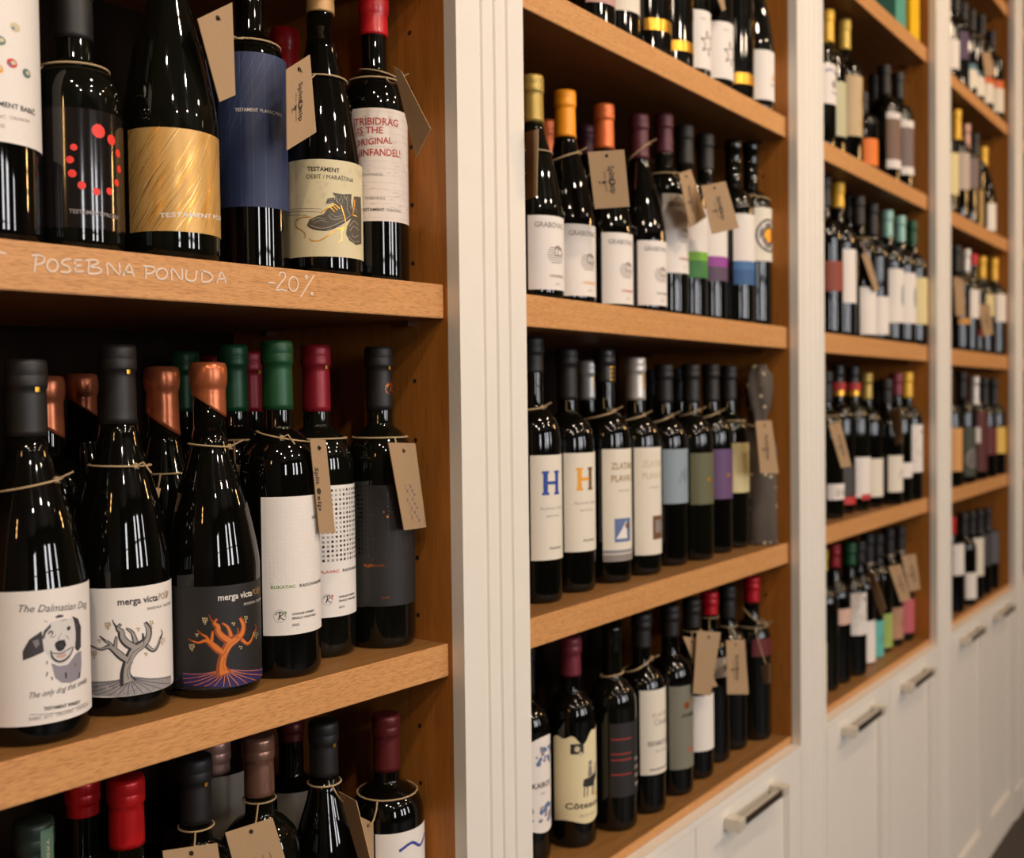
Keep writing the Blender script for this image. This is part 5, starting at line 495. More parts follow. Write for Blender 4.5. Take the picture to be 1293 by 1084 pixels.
class Flat:
    def __init__(s, ox=0): s.V = []; s.F = []; s.M = []; s.mats = []; s.ox = ox
    def mi(s, m):
        if m not in s.mats: s.mats.append(m)
        return s.mats.index(m)
    def add(s, V, F, m, layer):
        n = len(s.V); s.V += [(x+s.ox, y, layer) for x, y in V]; s.F += [tuple(i+n for i in f) for f in F]; s.M += [s.mi(m)]*len(F)
    def poly(s, pts, m, layer=0):
        t = tessellate_polygon([[Vector((p[0], p[1], 0)) for p in pts]]); s.add([(p[0], p[1]) for p in pts], t, m, layer)
    def rect(s, x0, x1, y0, y1, m, layer=0): s.add([(x0, y0), (x1, y0), (x1, y1), (x0, y1)], [(0, 1, 2, 3)], m, layer)
    def dot(s, x, y, d, m, layer=0, n=10, ry=None):
        ry = ry or d/2
        s.add([(x+d/2*math.cos(2*math.pi*i/n), y+ry*math.sin(2*math.pi*i/n)) for i in range(n)], [tuple(range(n))], m, layer)
    def stroke(s, pts, m, layer=0, w=None):
        V, F = [], []
        P = [(p[0], p[1], (p[2] if w is None else w)) for p in pts]
        if len(P) > 2:                                    # smooth the line
            Q = [P[0]]
            for i in range(len(P)-1):
                p0, p1, p2, p3 = P[max(i-1, 0)], P[i], P[i+1], P[min(i+2, len(P)-1)]
                for t in (1/3, 2/3, 1):
                    Q.append(tuple(0.5*((2*b)+(c-a)*t+(2*a-5*b+4*c-d)*t*t+(-a+3*b-3*c+d)*t**3) for a, b, c, d in zip(p0, p1, p2, p3)))
            P = Q
        for i, p in enumerate(P):
            a = P[max(i-1, 0)]; b = P[min(i+1, len(P)-1)]
            dx, dy = b[0]-a[0], b[1]-a[1]; l = math.hypot(dx, dy) or 1; hw = max(p[2], 0.08)/2
            V += [(p[0]-dy/l*hw, p[1]+dx/l*hw), (p[0]+dy/l*hw, p[1]-dx/l*hw)]
        for i in range(len(P)-1): F.append((2*i, 2*i+1, 2*i+3, 2*i+2))
        s.add(V, F, m, layer)
    def text(s, string, x0, y0, x1, h, m, layer=1, y1=None, bold=False, shear=0.0):
        V, F = TXT[(string, bold)]; y1 = y0 if y1 is None else y1
        s.add([(x0+(x1-x0)*x+shear*h*y, y0+(y1-y0)*x+h*y) for x, y in V], F, m, layer)
    def vtext(s, string, x, y0, y1, h, m, layer=1, bold=False):    # reading downward
        V, F = TXT[(string, bold)]
        s.add([(x+h*y, y0+(y1-y0)*t) for t, y in V], F, m, layer)
    def art(s, key, cmap, l0=1):
        for i, (kind, col, pts) in enumerate(ART[key]):
            m = cmap.get(col, 'p_'+col); ly = l0+i*0.12
            if kind == 'P': s.poly(pts, m, ly)
            elif kind == 'S': s.stroke(pts, m, ly)
            elif kind == 'D':
                for x, y, d in pts: s.dot(x, y, d, m, ly)
    def wrapped(s, R, step=2.5, clip=None, a_lim=None):
        bm = bmesh.new(); vs_ = [bm.verts.new(v) for v in s.V]
        for f, mi in zip(s.F, s.M):
            try: q = bm.faces.new([vs_[i] for i in f])
            except ValueError: continue
            q.material_index = mi
        if clip:
            for n_, co in (((1, 0, 0), (clip[1], 0, 0)), ((-1, 0, 0), (clip[0], 0, 0)), ((0, 1, 0), (0, clip[3], 0)), ((0, -1, 0), (0, clip[2], 0))):
                bmesh.ops.bisect_plane(bm, geom=bm.verts[:]+bm.edges[:]+bm.faces[:], plane_co=co, plane_no=n_, clear_outer=True)
        if bm.verts:
            xs = [v.co.x for v in bm.verts]; x = math.ceil(min(xs)/step)*step
            while x < max(xs):
                bmesh.ops.bisect_plane(bm, geom=bm.verts[:]+bm.edges[:]+bm.faces[:], plane_co=(x, 0, 0), plane_no=(1, 0, 0)); x += step
        for v in bm.verts:
            a = v.co.x/1000/R; rr = R+0.00045+v.co.z*0.00002
            v.co = (rr*math.sin(a), -rr*math.cos(a), v.co.y/1000)
        me = bpy.data.meshes.new('print')
        for m in s.mats: me.materials.append(MATS[m])
        for f in bm.faces:
            f.normal_update()
            c = f.calc_center_median()
            if f.normal.x*c.x+f.normal.y*c.y < 0: f.normal_flip()
        bm.to_mesh(me); bm.free(); return me
prep_texts([(t, b) for b in (False, True) for t in ('TESTAMENT', 'PLAVAC MALI', 'DEBIT / MARAŠTINA', 'TRIBIDRAG', 'IS THE', 'ORIGINAL', 'ZINFANDEL!', 'TESTAMENT BABIĆ', 'ORGANIC · DALMATIA', '2020',
    'merga victa', 'POŠIP', 'SMOKVICA · DALMATIA', 'The Dalmatian Dog', 'The only dog that smiles', 'TESTAMENT WINERY', 'BABIĆ 2019 · ORGANIC · DALMATIA', 'TESTAMENT POŠIP', 'TESTAMENT PROŠEK', 'RUKATAC', 'RADOVANOVIĆ',
    'PLAVAC', 'GARAGE WINERY', 'SINGLE VINEYARD', '2022', '2019', 'XXX', 'R', 'CRLJENAK', 'GRABOVAC', 'H', 'PLAVAC MALI', 'Split', '&', 'sip', 'the finest', 'ZLATAN', 'PLAVAC ', 'ANIMA', 'KAIROS', 'Côteaux',
    'BENMOSCHE', 'EN', 'Romanissimo', 'x', 'ZINFANDEL', 'TRIBIDRAG 2019', 'BLATINA', 'PAN', 'A')])
# ------------------------------------------------------------------ setting: room
def struct(name, o): o['kind'] = 'structure'; o.name = name; return o
RX0, RX1, YB = -2.6, 5.2, 0.40
struct('floor', boxes('floor', [(RX0-.1, RX1+.1, WY-.1, YB+.1, -0.1, 0.0)], 'floor_dark'))
struct('ceiling', boxes('ceiling', [(RX0-.1, RX1+.1, WY-.1, YB+.1, 3.0, 3.1)], 'ceiling_paint'))
struct('wall_back', boxes('wall_back', [(RX0-.1, RX1+.1, YB, YB+.1, 0, 3.0)], 'wall_paint'))
struct('wall_left', boxes('wall_left', [(RX0-.1, RX0, WY, YB, 0, 3.0)], 'wall_paint'))
struct('wall_right', boxes('wall_right', [(RX1, RX1+.1, WY, YB, 0, 3.0)], 'wall_paint'))
bl = [(RX0, RX1, WY-.08, WY, 0, 1.08), (RX0, RX1, WY-.08, WY, 2.62, 3.0)]
xs_ = [RX0]+[v for x, ww in WIN for v in (x-ww/2-.03, x+ww/2+.03)]+[RX1]
bl += [(xs_[i], xs_[i+1], WY-.08, WY, 1.08, 2.62) for i in range(0, len(xs_), 2)]
struct('wall_front', boxes('wall_front', bl, 'wall_paint'))
for i, (x, ww) in enumerate(WIN):
    a, b = x-ww/2-.03, x+ww/2+.03
    fr = boxes('window', [(a, a+.05, WY-.06, WY+.02, 1.08, 2.62), (b-.05, b, WY-.06, WY+.02, 1.08, 2.62), (a, b, WY-.06, WY+.02, 1.08, 1.13), (a, b, WY-.06, WY+.02, 2.57, 2.62),
                          (a, b, WY-.05, WY+.01, 2.05, 2.09)], 'paint')
    struct('window_%d' % (i+1), fr)
# ------------------------------------------------------------------ pilasters and bays
PX = [(-0.058, 0.060), (0.8628, 0.9812), (1.7940, 1.9198), (2.6711, 2.8049), (3.5462, 3.6750), (4.4300, 4.5600)]
YF = 0.0162
TOPZ = 2.74
pl_desc = ['white fluted pilaster at the far left end, outside the picture', 'wide white fluted pilaster between the first and second bays', 'white pilaster between the second and third bays',
           'white pilaster between the third and fourth bays', 'white pilaster at the right edge of the picture', 'white pilaster at the far end past the picture']
for i, (a, b) in enumerate(PX):
    wd = b-a; pts = [(a, YF), (a, 0.0)]
    if i >= 0:
        for f in (0.345, 0.535, 0.728):
            c = a+wd*f; g = wd*0.028
            dp = .0030 if i < 2 else .0014; pts += [(c-g, 0.0), (c-g*.55, dp), (c+g*.55, dp), (c+g, 0.0)]
    pts += [(b, 0.0), (b, YF)]
    o = empty('pilaster', (0, 0, 0), pl_desc[i], 'pilaster', 'white pilasters between the bays')
    prism('shaft', pts, 0.09, TOPZ, 'paint', o)
    boxes('plinth_block', [(a, b, -0.004, YF, 0.0, 0.09)], 'paint', o)
boxes('cornice', [(PX[0][0], PX[-1][1], -0.03, YB-.002, TOPZ, 2.999)], 'paint')['kind'] = 'structure'
bpy.data.objects['cornice'].name = 'trim_1'
def shelf_mesh(x0, x1, zt0, zt1, zb0, zb1, yf=0.0208, yb=0.36):
    V = [(x0, yf, zb0), (x1, yf, zb1), (x1, yb, zb1), (x0, yb, zb0), (x0, yf, zt0), (x1, yf, zt1), (x1, yb, zt1), (x0, yb, zt0)]
    F = [(0, 3, 2, 1), (4, 5, 6, 7), (0, 1, 5, 4), (1, 2, 6, 5), (2, 3, 7, 6), (3, 0, 4, 7)]
    me = mesh_from('shelf', V, F, ['oak_shelf', 'oak_board_dim'])
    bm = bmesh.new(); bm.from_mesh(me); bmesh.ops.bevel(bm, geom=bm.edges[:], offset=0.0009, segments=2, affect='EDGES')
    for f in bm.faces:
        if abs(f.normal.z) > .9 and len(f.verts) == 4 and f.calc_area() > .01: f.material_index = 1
    bm.to_mesh(me); bm.free()
    return me
def ext(xa, za, xb, zb, x): return za+(zb-za)*(x-xa)/(xb-xa)
LEV = {0: [('l', (.3844, .3853), (.0818, .0879), (.1170, .1233)), ('l', (.3753, .3762), (-.2780, -.2881), (-.2448, -.25365)), (.446, .482), (.797, .833)],
       1: [(.4534, .4889), (.0873, .1246), (-.2886, -.2532), (.797, .833)],
       2: [(.7981, .8335), (.4472, .4833), (.0855, .1236), (-.2779, -.2436)],
       3: [(.7945, .8274), (.4398, .4779), (.0804, .1227), (-.2753, -.2384)],
       4: [(.79, .825), (.44, .478), (.081, .122), (-.275, -.238)]}
BOT = [-.5943, -.5943, -.5864, -.5798, -.58]
bay_name = ['nearest', 'second', 'third', 'fourth', 'fifth']
HOLES = {0: [(0.0664, 0.3935), (0.0654, .3337), (.0638, .2728), (.0639, .2112), (.0640, .1492), (.0624, .0235), (.0621, -.0397), (.0622, -.1027), (.0623, -.1663), (.0629, -.2283), (.0636, -.3488), (.0636, -.411), (.0636, -.473), (.0636, -.535)]}
for i in range(5):
    x0, x1 = PX[i][1], PX[i+1][0]
    u = empty('shelf_unit', (0, 0, 0), 'open oak shelf unit of the %s bay, filled with wine bottles' % bay_name[i] if i < 4 else 'open oak shelf unit past the right edge of the picture', 'shelving', 'oak shelf units between white pilasters')
    zb = BOT[i]+ZO
    boxes('side_panel', [(x0-.018, x0, YF, .36, zb-.0135, TOPZ-.001)], 'oak_panel', u)
    boxes('side_panel', [(x1, x1+.018, YF, .36, zb-.0135, TOPZ-.001)], 'oak_panel', u)
    boxes('back_panel', [(x0-.018, x1+.018, .36, .368, zb-.0135, TOPZ-.001)], 'oak_back_shade', u)
    link('shelf', shelf_mesh(x0, x1, zb, zb, zb-.0133, zb-.0133, yf=0.0175), u)
    boxes('top_panel', [(x0, x1, YF+.001, .359, TOPZ-.03, TOPZ-.001)], 'oak_shelf', u)
    for L in LEV[i] + [(1.1526, 1.188)]:
        e = 0.0008
        if L[0] == 'l':
            zb0, zb1 = [ext(L[1][0], L[2][0], .8575, L[2][1], x)+ZO for x in (x0, x1)]
            zt0, zt1 = [ext(L[1][1], L[3][0], .8582, L[3][1], x)+ZO for x in (x0, x1)]
        else: zb0 = zb1 = L[0]+ZO; zt0 = zt1 = L[1]+ZO
        so = link('shelf', shelf_mesh(x0+e, x1-e, zt0, zt1, zb0, zb1), u)
        if i == 0 and L[0] == 'l' and L[3][0] > 0:
            fl = Flat()
            for p in CHALK: fl.stroke([(x*1000, z*1000) for x, z in p], 'chalk', 0, w=1.45)
            me = mesh_from('chalk_lettering', [(x/1000, 0.0203, z/1000) for x, z, _ in fl.V], fl.F, ['chalk'])
            link('chalk_lettering', me, so)['kind'] = 'stuff'
        pin = [(x1-.012, x1+.001, .061, .069, zb1-.006, zb1), (x1-.012, x1+.001, .285, .293, zb1-.006, zb1), (x0-.001, x0+.012, .061, .069, zb0-.006, zb0), (x0-.001, x0+.012, .285, .293, zb0-.006, zb0)]
        for q in pin: boxes('shelf_pin', [q], 'chrome', u)
    # peg holes: flat dark discs on the side panels, inner shade put into the colour
    V, F = [], []
    zz = [ZO-.535+.0618*k for k in range(32)] if i else [z+ZO for _, z in HOLES[0]]+[ZO+.455+.0618*k for k in range(12)]
    for z in zz:
        if z > TOPZ-.06: continue
        for xx, sgn in ((x1-.0004, 1), (x0+.0004, -1)):
            for yy in (.0632, .289):
                n = len(V); V += [(xx, yy+.0026*math.cos(k*math.pi/4), z+.0026*math.sin(k*math.pi/4)) for k in range(8)]
                F.append(tuple(n+k for k in (range(8) if sgn > 0 else reversed(range(8)))))
    o = link('peg_holes', mesh_from('peg_holes', V, F, ['hole_shade']), u); o['kind'] = 'stuff'
    # base cabinet
    zt = zb-.0137
    c = empty('base_cabinet', (0, 0, 0), 'white shaker base cabinet under the %s bay' % bay_name[i] if i < 4 else 'white base cabinet past the right edge of the picture', 'cabinet', 'white base cabinets under the shelves')
    boxes('cabinet_box', [(x0, x1, .0175, .36, .1, zt-.0005)], 'paint', c)
    boxes('top_lip', [(x0, x1, .0002, .0172, zt-.012, zt-.001)], 'paint', c)
    boxes('plinth', [(x0, x1, .0002, .018, .0, .024)], 'paint', c)
    boxes('toe_board', [(x0, x1, .004, .0175, .024, .098)], 'paint', c)
    xm = (x0+x1)/2; dz1 = zt-.0125; dz0 = .030
    for k, (a, b) in enumerate(((x0+.0015, xm-.0012), (xm+.0012, x1-.0015))):
        s_ = 0.055
        d = boxes('door', [(a, a+s_, 0, .016, dz0, dz1), (b-s_, b, 0, .016, dz0, dz1), (a+s_, b-s_, 0, .016, dz1-.046, dz1), (a+s_, b-s_, 0, .016, dz0, dz0+.075)], 'paint', c, 0.0)
        boxes('door_panel', [(a+s_, b-s_, .007, .014, dz0+.075, dz1-.046)], 'paint', d)
        boxes('panel_moulding', [(a+s_, a+s_+.006, .0035, .0075, dz0+.075, dz1-.046), (b-s_-.006, b-s_, .0035, .0075, dz0+.075, dz1-.046), (a+s_, b-s_, .0035, .0075, dz1-.052, dz1-.046), (a+s_, b-s_, .0035, .0075, dz0+.075, dz0+.081)], 'paint', d)
        hc = (a+b)/2 - .012; hz = dz1-.024; hl = .098
        boxes('handle_post', [(hc-hl, hc-hl+.024, -.026, 0, hz-.009, hz+.009)], 'cream_reflection', d, 0.0015); boxes('handle_post', [(hc+hl-.024, hc+hl, -.026, 0, hz-.009, hz+.009)], 'cream_reflection', d, 0.0015)
        boxes('handle', [(hc-hl+.0235, hc+hl-.0235, -.024, -.014, hz-.006, hz+.006)], 'chrome', d, 0.001)
# ------------------------------------------------------------------ label printing
def sm(deg, R): return math.radians(deg)*R*1000
def xo(f, x0, x1, y0, y1, pitch, cm, dm, seed, w=0.22, red=None):
    rnd = random.Random(seed); y = y1; row = 0
    while y > y0:
        x = x0; col = 0
        while x < x1:
            if rnd.random() < 0.5: f.dot(x, y, pitch*.62, dm if (row, col) != red else 'p_print_red', 1, 8)
            else:
                q = pitch*.28
                f.stroke([(x-q, y-q), (x+q, y+q)], cm, 1, w=w); f.stroke([(x-q, y+q), (x+q, y-q)], cm, 1.2, w=w)
            x += pitch; col += 1
        y -= pitch*1.0; row += 1
def monogram(f, x, y, d, m, accent):
    n = 22
    for i in range(n): f.dot(x+d/2*math.cos(6.283*i/n), y+d/2*math.sin(6.283*i/n), d*.07, m, 1, 5)
    f.stroke([(x-d*.12, y-d*.3), (x-d*.02, y), (x+d*.02, y+d*.32)], m, 1, w=d*.09)
    f.stroke([(x-d*.35, y+d*.1), (x-d*.2, y+d*.3), (x+d*.15, y+d*.35), (x+d*.25, y+d*.15), (x+d*.02, y), (x+d*.15, y-d*.2), (x+d*.35, y-d*.28)], m, 1, w=d*.07)
    if accent:
        for dx, dy in ((.42, .35), (.52, .30), (.36, .2), (.47, .16), (.42, .02)): f.dot(x+d*dx, y+d*dy, d*.12, accent, 1.5, 7)
def castle(f, x, y, s):
    for k in range(7):
        yy = y-s*.5+s*k/7*1.0; hw = s*.72*math.sqrt(max(.05, 1-((k-3.2)/4.2)**2)); f.rect(x-hw, x+hw*.9, yy, yy+s*.055, 'p_print_grey', 1)
    f.poly([(x-s*.2, y-s*.1), (x-s*.2, y+s*.45), (x+s*.1, y+s*.55), (x+s*.5, y+s*.4), (x+s*.5, y-s*.1)], 'p_print_grey', 1.2)
    f.poly([(x-s*.12, y), (x-s*.12, y+s*.3), (x+s*.05, y+s*.38), (x+s*.05, y)], 'paper', 1.4); f.poly([(x+s*.15, y), (x+s*.15, y+s*.3), (x+s*.4, y+s*.25), (x+s*.4, y)], 'paper', 1.4)
def do_art(art, f, R, L, b):
    m, a0, a1, z0, z1, _ = L; X0, X1, Z0, Z1 = sm(a0, R), sm(a1, R), z0*1000, z1*1000; H = Z1-Z0
    if art == 'babic':
        t = ART['babic_text'][0][2]
        f.text('TESTAMENT BABIĆ', t[1][0]-46, t[0][1]+1, t[1][0], 3.6, 'p_ink', 1, t[1][1], True); f.text('ORGANIC · DALMATIA', t[3][0]-34, t[2][1], t[3][0], 2.3, 'p_print_grey', 1, t[3][1]); f.text('2020', t[4][0]-6, t[4][1], t[4][0]+3, 2.8, 'p_print_grey')
        x, y = t[5]
        for k, (dx, dy, c) in enumerate(((0, 0, 'p_sage'), (-12, 4, 'p_print_red'), (-22, -2, 'p_horange'), (-9, 30, 'p_damask'), (-20, 18, 'p_sage'))): f.dot(x+dx, y+dy, 8, c, 1, 9, 3.4); f.dot(x+dx+1, y+dy+.5, 4, 'p_damask', 1.5, 7, 1.6); f.dot(x+dx-1.5, y+dy-1, 2.4, 'p_stripe_blue', 2, 6, 1.2)
    elif art == 'dots':
        f.art('dots', {'red': 'p_red'}); t = ART['dots_text'][0][2]; f.text('TESTAMENT PROŠEK', t[0][0], t[0][1], t[1][0], 3.0, 'p_print_grey', 1, t[1][1], True)
    elif art == 'gold':
        rnd = random.Random(3)
        for k in range(210):
            x = rnd.uniform(X0, X1+8); y = rnd.uniform(Z0, Z1); l = rnd.uniform(14, 46); q = min(1, max(0, (x+25)/70)); sl = .75-.6*q+rnd.uniform(-.08, .08)
            mm = rnd.choice(['p_gold_lt', 'p_gold_lt', 'p_gold', 'p_gold', 'gold_foil']) if x > -14 else rnd.choice(['p_gold_dark', 'p_gold', 'p_gold', 'p_gold_lt'])
            f.stroke([(x-l*sl*.55, y-l*.5, .08), (x-l*sl*.12, y-l*.02, rnd.choice((.28, .3, .6))), (x+l*sl*.4, y+l*.5, .08)], mm, 1+k*.01)
        t = ART['gold_text'][0][2]; f.text('TESTAMENT POŠIP', t[0][0]-2, t[0][1], t[1][0]+2, 3.6, 'p_print_white', 4, t[1][1], True)
    elif art == 'blue':
        for k in range(9):
            x = X0+(X1-X0)*(k+.5)/9; f.stroke([(x, Z0, .2), (x, Z1, .2)], 'p_stripe_blue', 1)
        for k in range(4): f.stroke([(X0+6+k*6, Z0+H*.5, .2), (X0+34+k*9, Z1, .2)], 'p_stripe_blue', 1.1)
        t = ART['blue_text'][0][2]; xx = t[0][0]; f.text('TESTAMENT', xx, t[0][1], xx+21, 3.1, 'p_print_white', 2, None, True); f.text('PLAVAC MALI', xx+23, t[0][1], xx+47, 3.1, 'p_print_white', 2)
    elif art == 'boots':
        rnd = random.Random(5)
        for k in range(46):
            x = rnd.uniform(X0+4, X1-4); y = rnd.uniform(Z0+H*.47, Z1-4); f.stroke([(x-2, y-1), (x, y+1.2), (x+1.5, y-.8), (x+2.6, y+1)], 'p_damask', .6, w=.45); f.dot(x, y-1.6, 1.4, 'p_damask', .6, 6)
        f.art('boots', {'k': 'p_ink', 'boot': 'p_boot', 'lt': 'p_boot_lt', 'gold': 'p_gold', 'gold2': 'p_gold'})
        t = ART['boots_text'][0][2]; f.text('TESTAMENT', t[0][0], t[0][1], t[1][0], 4.0, 'p_ink', 2, t[1][1], True); f.text('DEBIT / MARAŠTINA', t[2][0], t[2][1], t[3][0], 4.0, 'p_ink', 2, t[3][1])
    elif art == 'tribidrag':
        t = ART['trib_text'][0][2]
        for k in range(16): f.stroke([(X0, Z0+H*(k+.5)/16, .12), (X1, Z0+H*(k+.5)/16, .12)], 'p_grey_pen', .5)
        f.text('TRIBIDRAG', t[0][0], t[0][1], t[1][0], 7.2, 'p_red_pen', 2, t[1][1], True)
        f.text('IS THE', t[2][0], t[2][1], t[3][0], 6.6, 'p_red_pen', 2, t[3][1], True); f.stroke([(t[2][0]-1, t[2][1]-2), (t[2][0]+7, t[2][1]-1.6)], 'p_red_pen', 2, w=.8)
        f.text('ORIGINAL', t[4][0]-3, t[4][1], t[5][0], 6.6, 'p_red_pen', 2, t[5][1]+1, True)
        f.text('ZINFANDEL!', t[6][0]-3, t[6][1], t[7][0], 7.2, 'p_red_pen', 2, t[7][1], True)
        rnd = random.Random(9)
        for k in range(60):
            x = rnd.uniform(X0+6, X1-10); y = Z0+12+rnd.random()*(H-16); f.stroke([(x, y), (x+1.3, y+rnd.uniform(.4, 1.4)), (x+2.2, y-.2), (x+3.4, y+1), (x+4.6, y)], 'p_grey_pen', 1, w=.22)
        f.text('ZINFANDEL', t[0][0]+8, Z0+H*.40, t[0][0]+30, 2.8, 'p_grey_pen', 1.5); f.text('TRIBIDRAG', t[0][0]+10, Z0+H*.19, t[0][0]+31, 2.6, 'p_grey_pen', 1.5, None, True)
        f.stroke([(X0+34+k_*0, Z0+y_) for k_, y_ in ((0, H*.12), (0, H*.3), (0, H*.43))]+[], 'p_grey_pen', 1, w=.3) if False else None
        f.text('TESTAMENT', t[8][0], t[8][1], t[8][0]+(t[9][0]-t[8][0])*.56, 2.8, 'p_ink', 2, None, True); f.text('TRIBIDRAG', t[8][0]+(t[9][0]-t[8][0])*.59, t[8][1], t[9][0], 2.8, 'p_print_grey', 2)
    elif art == 'dog':
        f.art('dog', {}); t = ART['dog_text'][0][2]
        f.text('The Dalmatian Dog', t[0][0]-1, t[0][1], t[1][0]+6, 5.2, 'p_ink', 3, t[1][1]-3, False, .35); f.text('The only dog that smiles', t[2][0], t[2][1], t[3][0]+3, 4.4, 'p_ink', 3, t[2][1]+2, False, .35)
        f.text('TESTAMENT WINERY', t[4][0], t[4][1]-.3, t[5][0], 2.5, 'p_ink', 3, t[5][1]-1.2, True); f.text('BABIĆ 2019 · ORGANIC · DALMATIA', t[6][0], t[6][1], t[7][0]+5, 2.5, 'p_print_grey', 3, None)
    elif art in ('tree_grey', 'tree_orange'):
        g_ = art == 'tree_grey'
        if g_: cm = {'ground': 'p_vine_ground', 'root': 'p_vine_root', 'ink': 'p_vine_ink', 'bark': 'p_vine_bark', 'grape': 'p_grape'}
        else: cm = {'ground': 'p_o_ground', 'root': 'p_o_bark', 'ink': 'p_o_dark', 'bark': 'p_o_bark', 'grape': 'p_grape_pale'}
        f.art('tree' if g_ else 'tree3', cm)
        rnd = random.Random(2)
        for k in range(70):
            x = rnd.uniform(X0+6, X1-12); y = Z0+rnd.uniform(.5, H*.12)
            f.stroke([(x, y), (x+(x-5)*.06+rnd.uniform(-1, 1), y-1.8)], 'p_print_white' if g_ and k % 2 else ('p_vblue' if k % 3 else 'p_vine_ink'), 1.05, w=.25)
        t = ART['tree_text' if g_ else 'tree3_text'][0][2]; x = t[0][0]
        c_ = 'p_ink' if g_ else 'p_print_white'
        f.text('merga victa', x, t[0][1], x+33, 5.4, c_, 5, None, True); f.text('POŠIP', x+34, t[0][1], x+48, 5.4, 'p_grape', 5)
        x2 = t[2][0]; f.text('SMOKVICA · DALMATIA', x2, t[2][1], x2+31, 2.2, c_, 5)
    elif art in ('xo_white', 'xo_black', 'xo_dark'):
        t = ART[{'xo_white': 'b4_text', 'xo_black': 'b5_text', 'xo_dark': 'b6_text'}[art]][0][2]
        if art == 'xo_white':
            xo(f, X0+5, X1-12, Z0+H*.36, Z1-6, 3.5, 'p_emboss', 'p_emboss', 1)
            x = t[0][0]; f.text('RUKATAC', x, t[0][1], x+22, 2.8, 'p_print_green', 2, None, True); f.text('RADOVANOVIĆ', x+26, t[0][1], x+60, 2.8, 'p_ink', 2, None, True)
            monogram(f, t[2][0], t[2][1], 11, 'p_ink', 'p_print_green'); f.text('GARAGE WINERY', t[3][0], t[3][1], t[3][0]+25, 2.0, 'p_ink', 2, None, True); f.text('SINGLE VINEYARD', t[3][0], t[3][1]-4, t[3][0]+27, 2.0, 'p_ink', 2, None, True)
            f.text('2022', t[5][0], t[5][1]-1, t[5][0]+7, 2.0, 'p_ink', 2, None, True); f.text('XXX', t[6][0], t[6][1], t[6][0]+8, 3.0, 'p_ink', 2, None, True)
        elif art == 'xo_black':
            xo(f, X0+5, X1-4, Z0+H*.41, Z1-5, 4.6, 'p_ink', 'p_ink', 4, .5, (2, 12))
            x = t[0][0]; f.text('PLAVAC', x, t[0][1], x+20, 2.8, 'p_print_red', 2, None, True); f.text('RADOVANOVIĆ', x+24, t[0][1], x+56, 2.8, 'p_ink', 2, None, True)
            monogram(f, t[2][0], t[2][1], 11, 'p_ink', 'p_print_red'); f.text('GARAGE WINERY', t[3][0], t[3][1], t[3][0]+25, 2.0, 'p_ink', 2, None, True); f.text('SINGLE VINEYARD', t[3][0], t[3][1]-4, t[3][0]+27, 2.0, 'p_ink', 2, None, True); f.text('2019', t[5][0], t[5][1]-1, t[5][0]+7, 2.0, 'p_ink', 2, None, True)
        else:
            xo(f, X0+6, X1-6, Z0+H*.36, Z1-5, 4.2, 'p_gloss', 'p_gloss', 6, .5)
            x = t[0][0]; f.text('CRLJENAK', x-14, t[0][1], x+14, 2.6, 'copper_foil', 2, None, True); f.text('2019', t[2][0]-3, t[2][1], t[2][0]+5, 2.2, 'copper_foil', 2, None, True)
            f.dot(X0+22, Z0+H*.78, 2.6, 'copper_foil', 2, 8); f.dot(X0+26, Z0+H*.74, 2.8, 'copper_foil', 2, 8)
    elif art and art.startswith('grab'):
        x = -14; f.text('GRABOVAC', x-13, Z1-H*.16, x+33, 6.5, 'p_print_grey', 1, None, True); castle(f, 4, Z0+H*.48, 21)
        c_ = ['p_print_grey', 'p_horange', 'p_print_red', 'p_print_grey', 'p_red_pen'][int(art[4])]
        f.text('ORIGINAL', -8, Z0+H*.17, 20, 3.4, c_, 1, None, True); f.text('2020', 0, Z0+H*.07, 9, 2.2, 'p_print_grey')
    elif art in ('hblue', 'horange'):
        c_ = 'p_hblue' if art == 'hblue' else 'p_horange'; zc = Z0+H*.735; s = 15
        for q in (-1, 1):
            cc = c_ if q < 0 or art == 'hblue' else 'p_brown'
            f.rect(-2+q*9-3.2, -2+q*9+3.2, zc-s, zc+s, cc, 1); f.rect(-2+q*9-5, -2+q*9+5, zc+s-3, zc+s, cc, 1.2); f.rect(-2+q*9-5, -2+q*9+5, zc-s, zc-s+3, cc, 1.2)
        f.rect(-9, 5, zc-2, zc+2, c_, 1.1); f.text('PLAVAC MALI', -18, Z0+H*.48, 20, 3, 'p_print_grey'); f.text('BLATINA', -10, Z0+H*.41, 12, 2.4, 'p_print_grey'); f.text('PLAVAC ', -6, Z0+H*.1, 16, 3, 'p_ink', 1, None, True)
    elif art in ('zlatan', 'zlatan2'):
        c_ = 'p_grape' if art == 'zlatan' else 'p_damask'
        f.text('ZLATAN', -20, Z0+H*.82, 20, 9, c_, 1, None, True); f.text('PLAVAC ', -20, Z0+H*.71, 20, 9, c_, 1, None, True); f.text('ORIGINAL', -10, Z0+H*.62, 14, 2.4, 'p_print_grey')
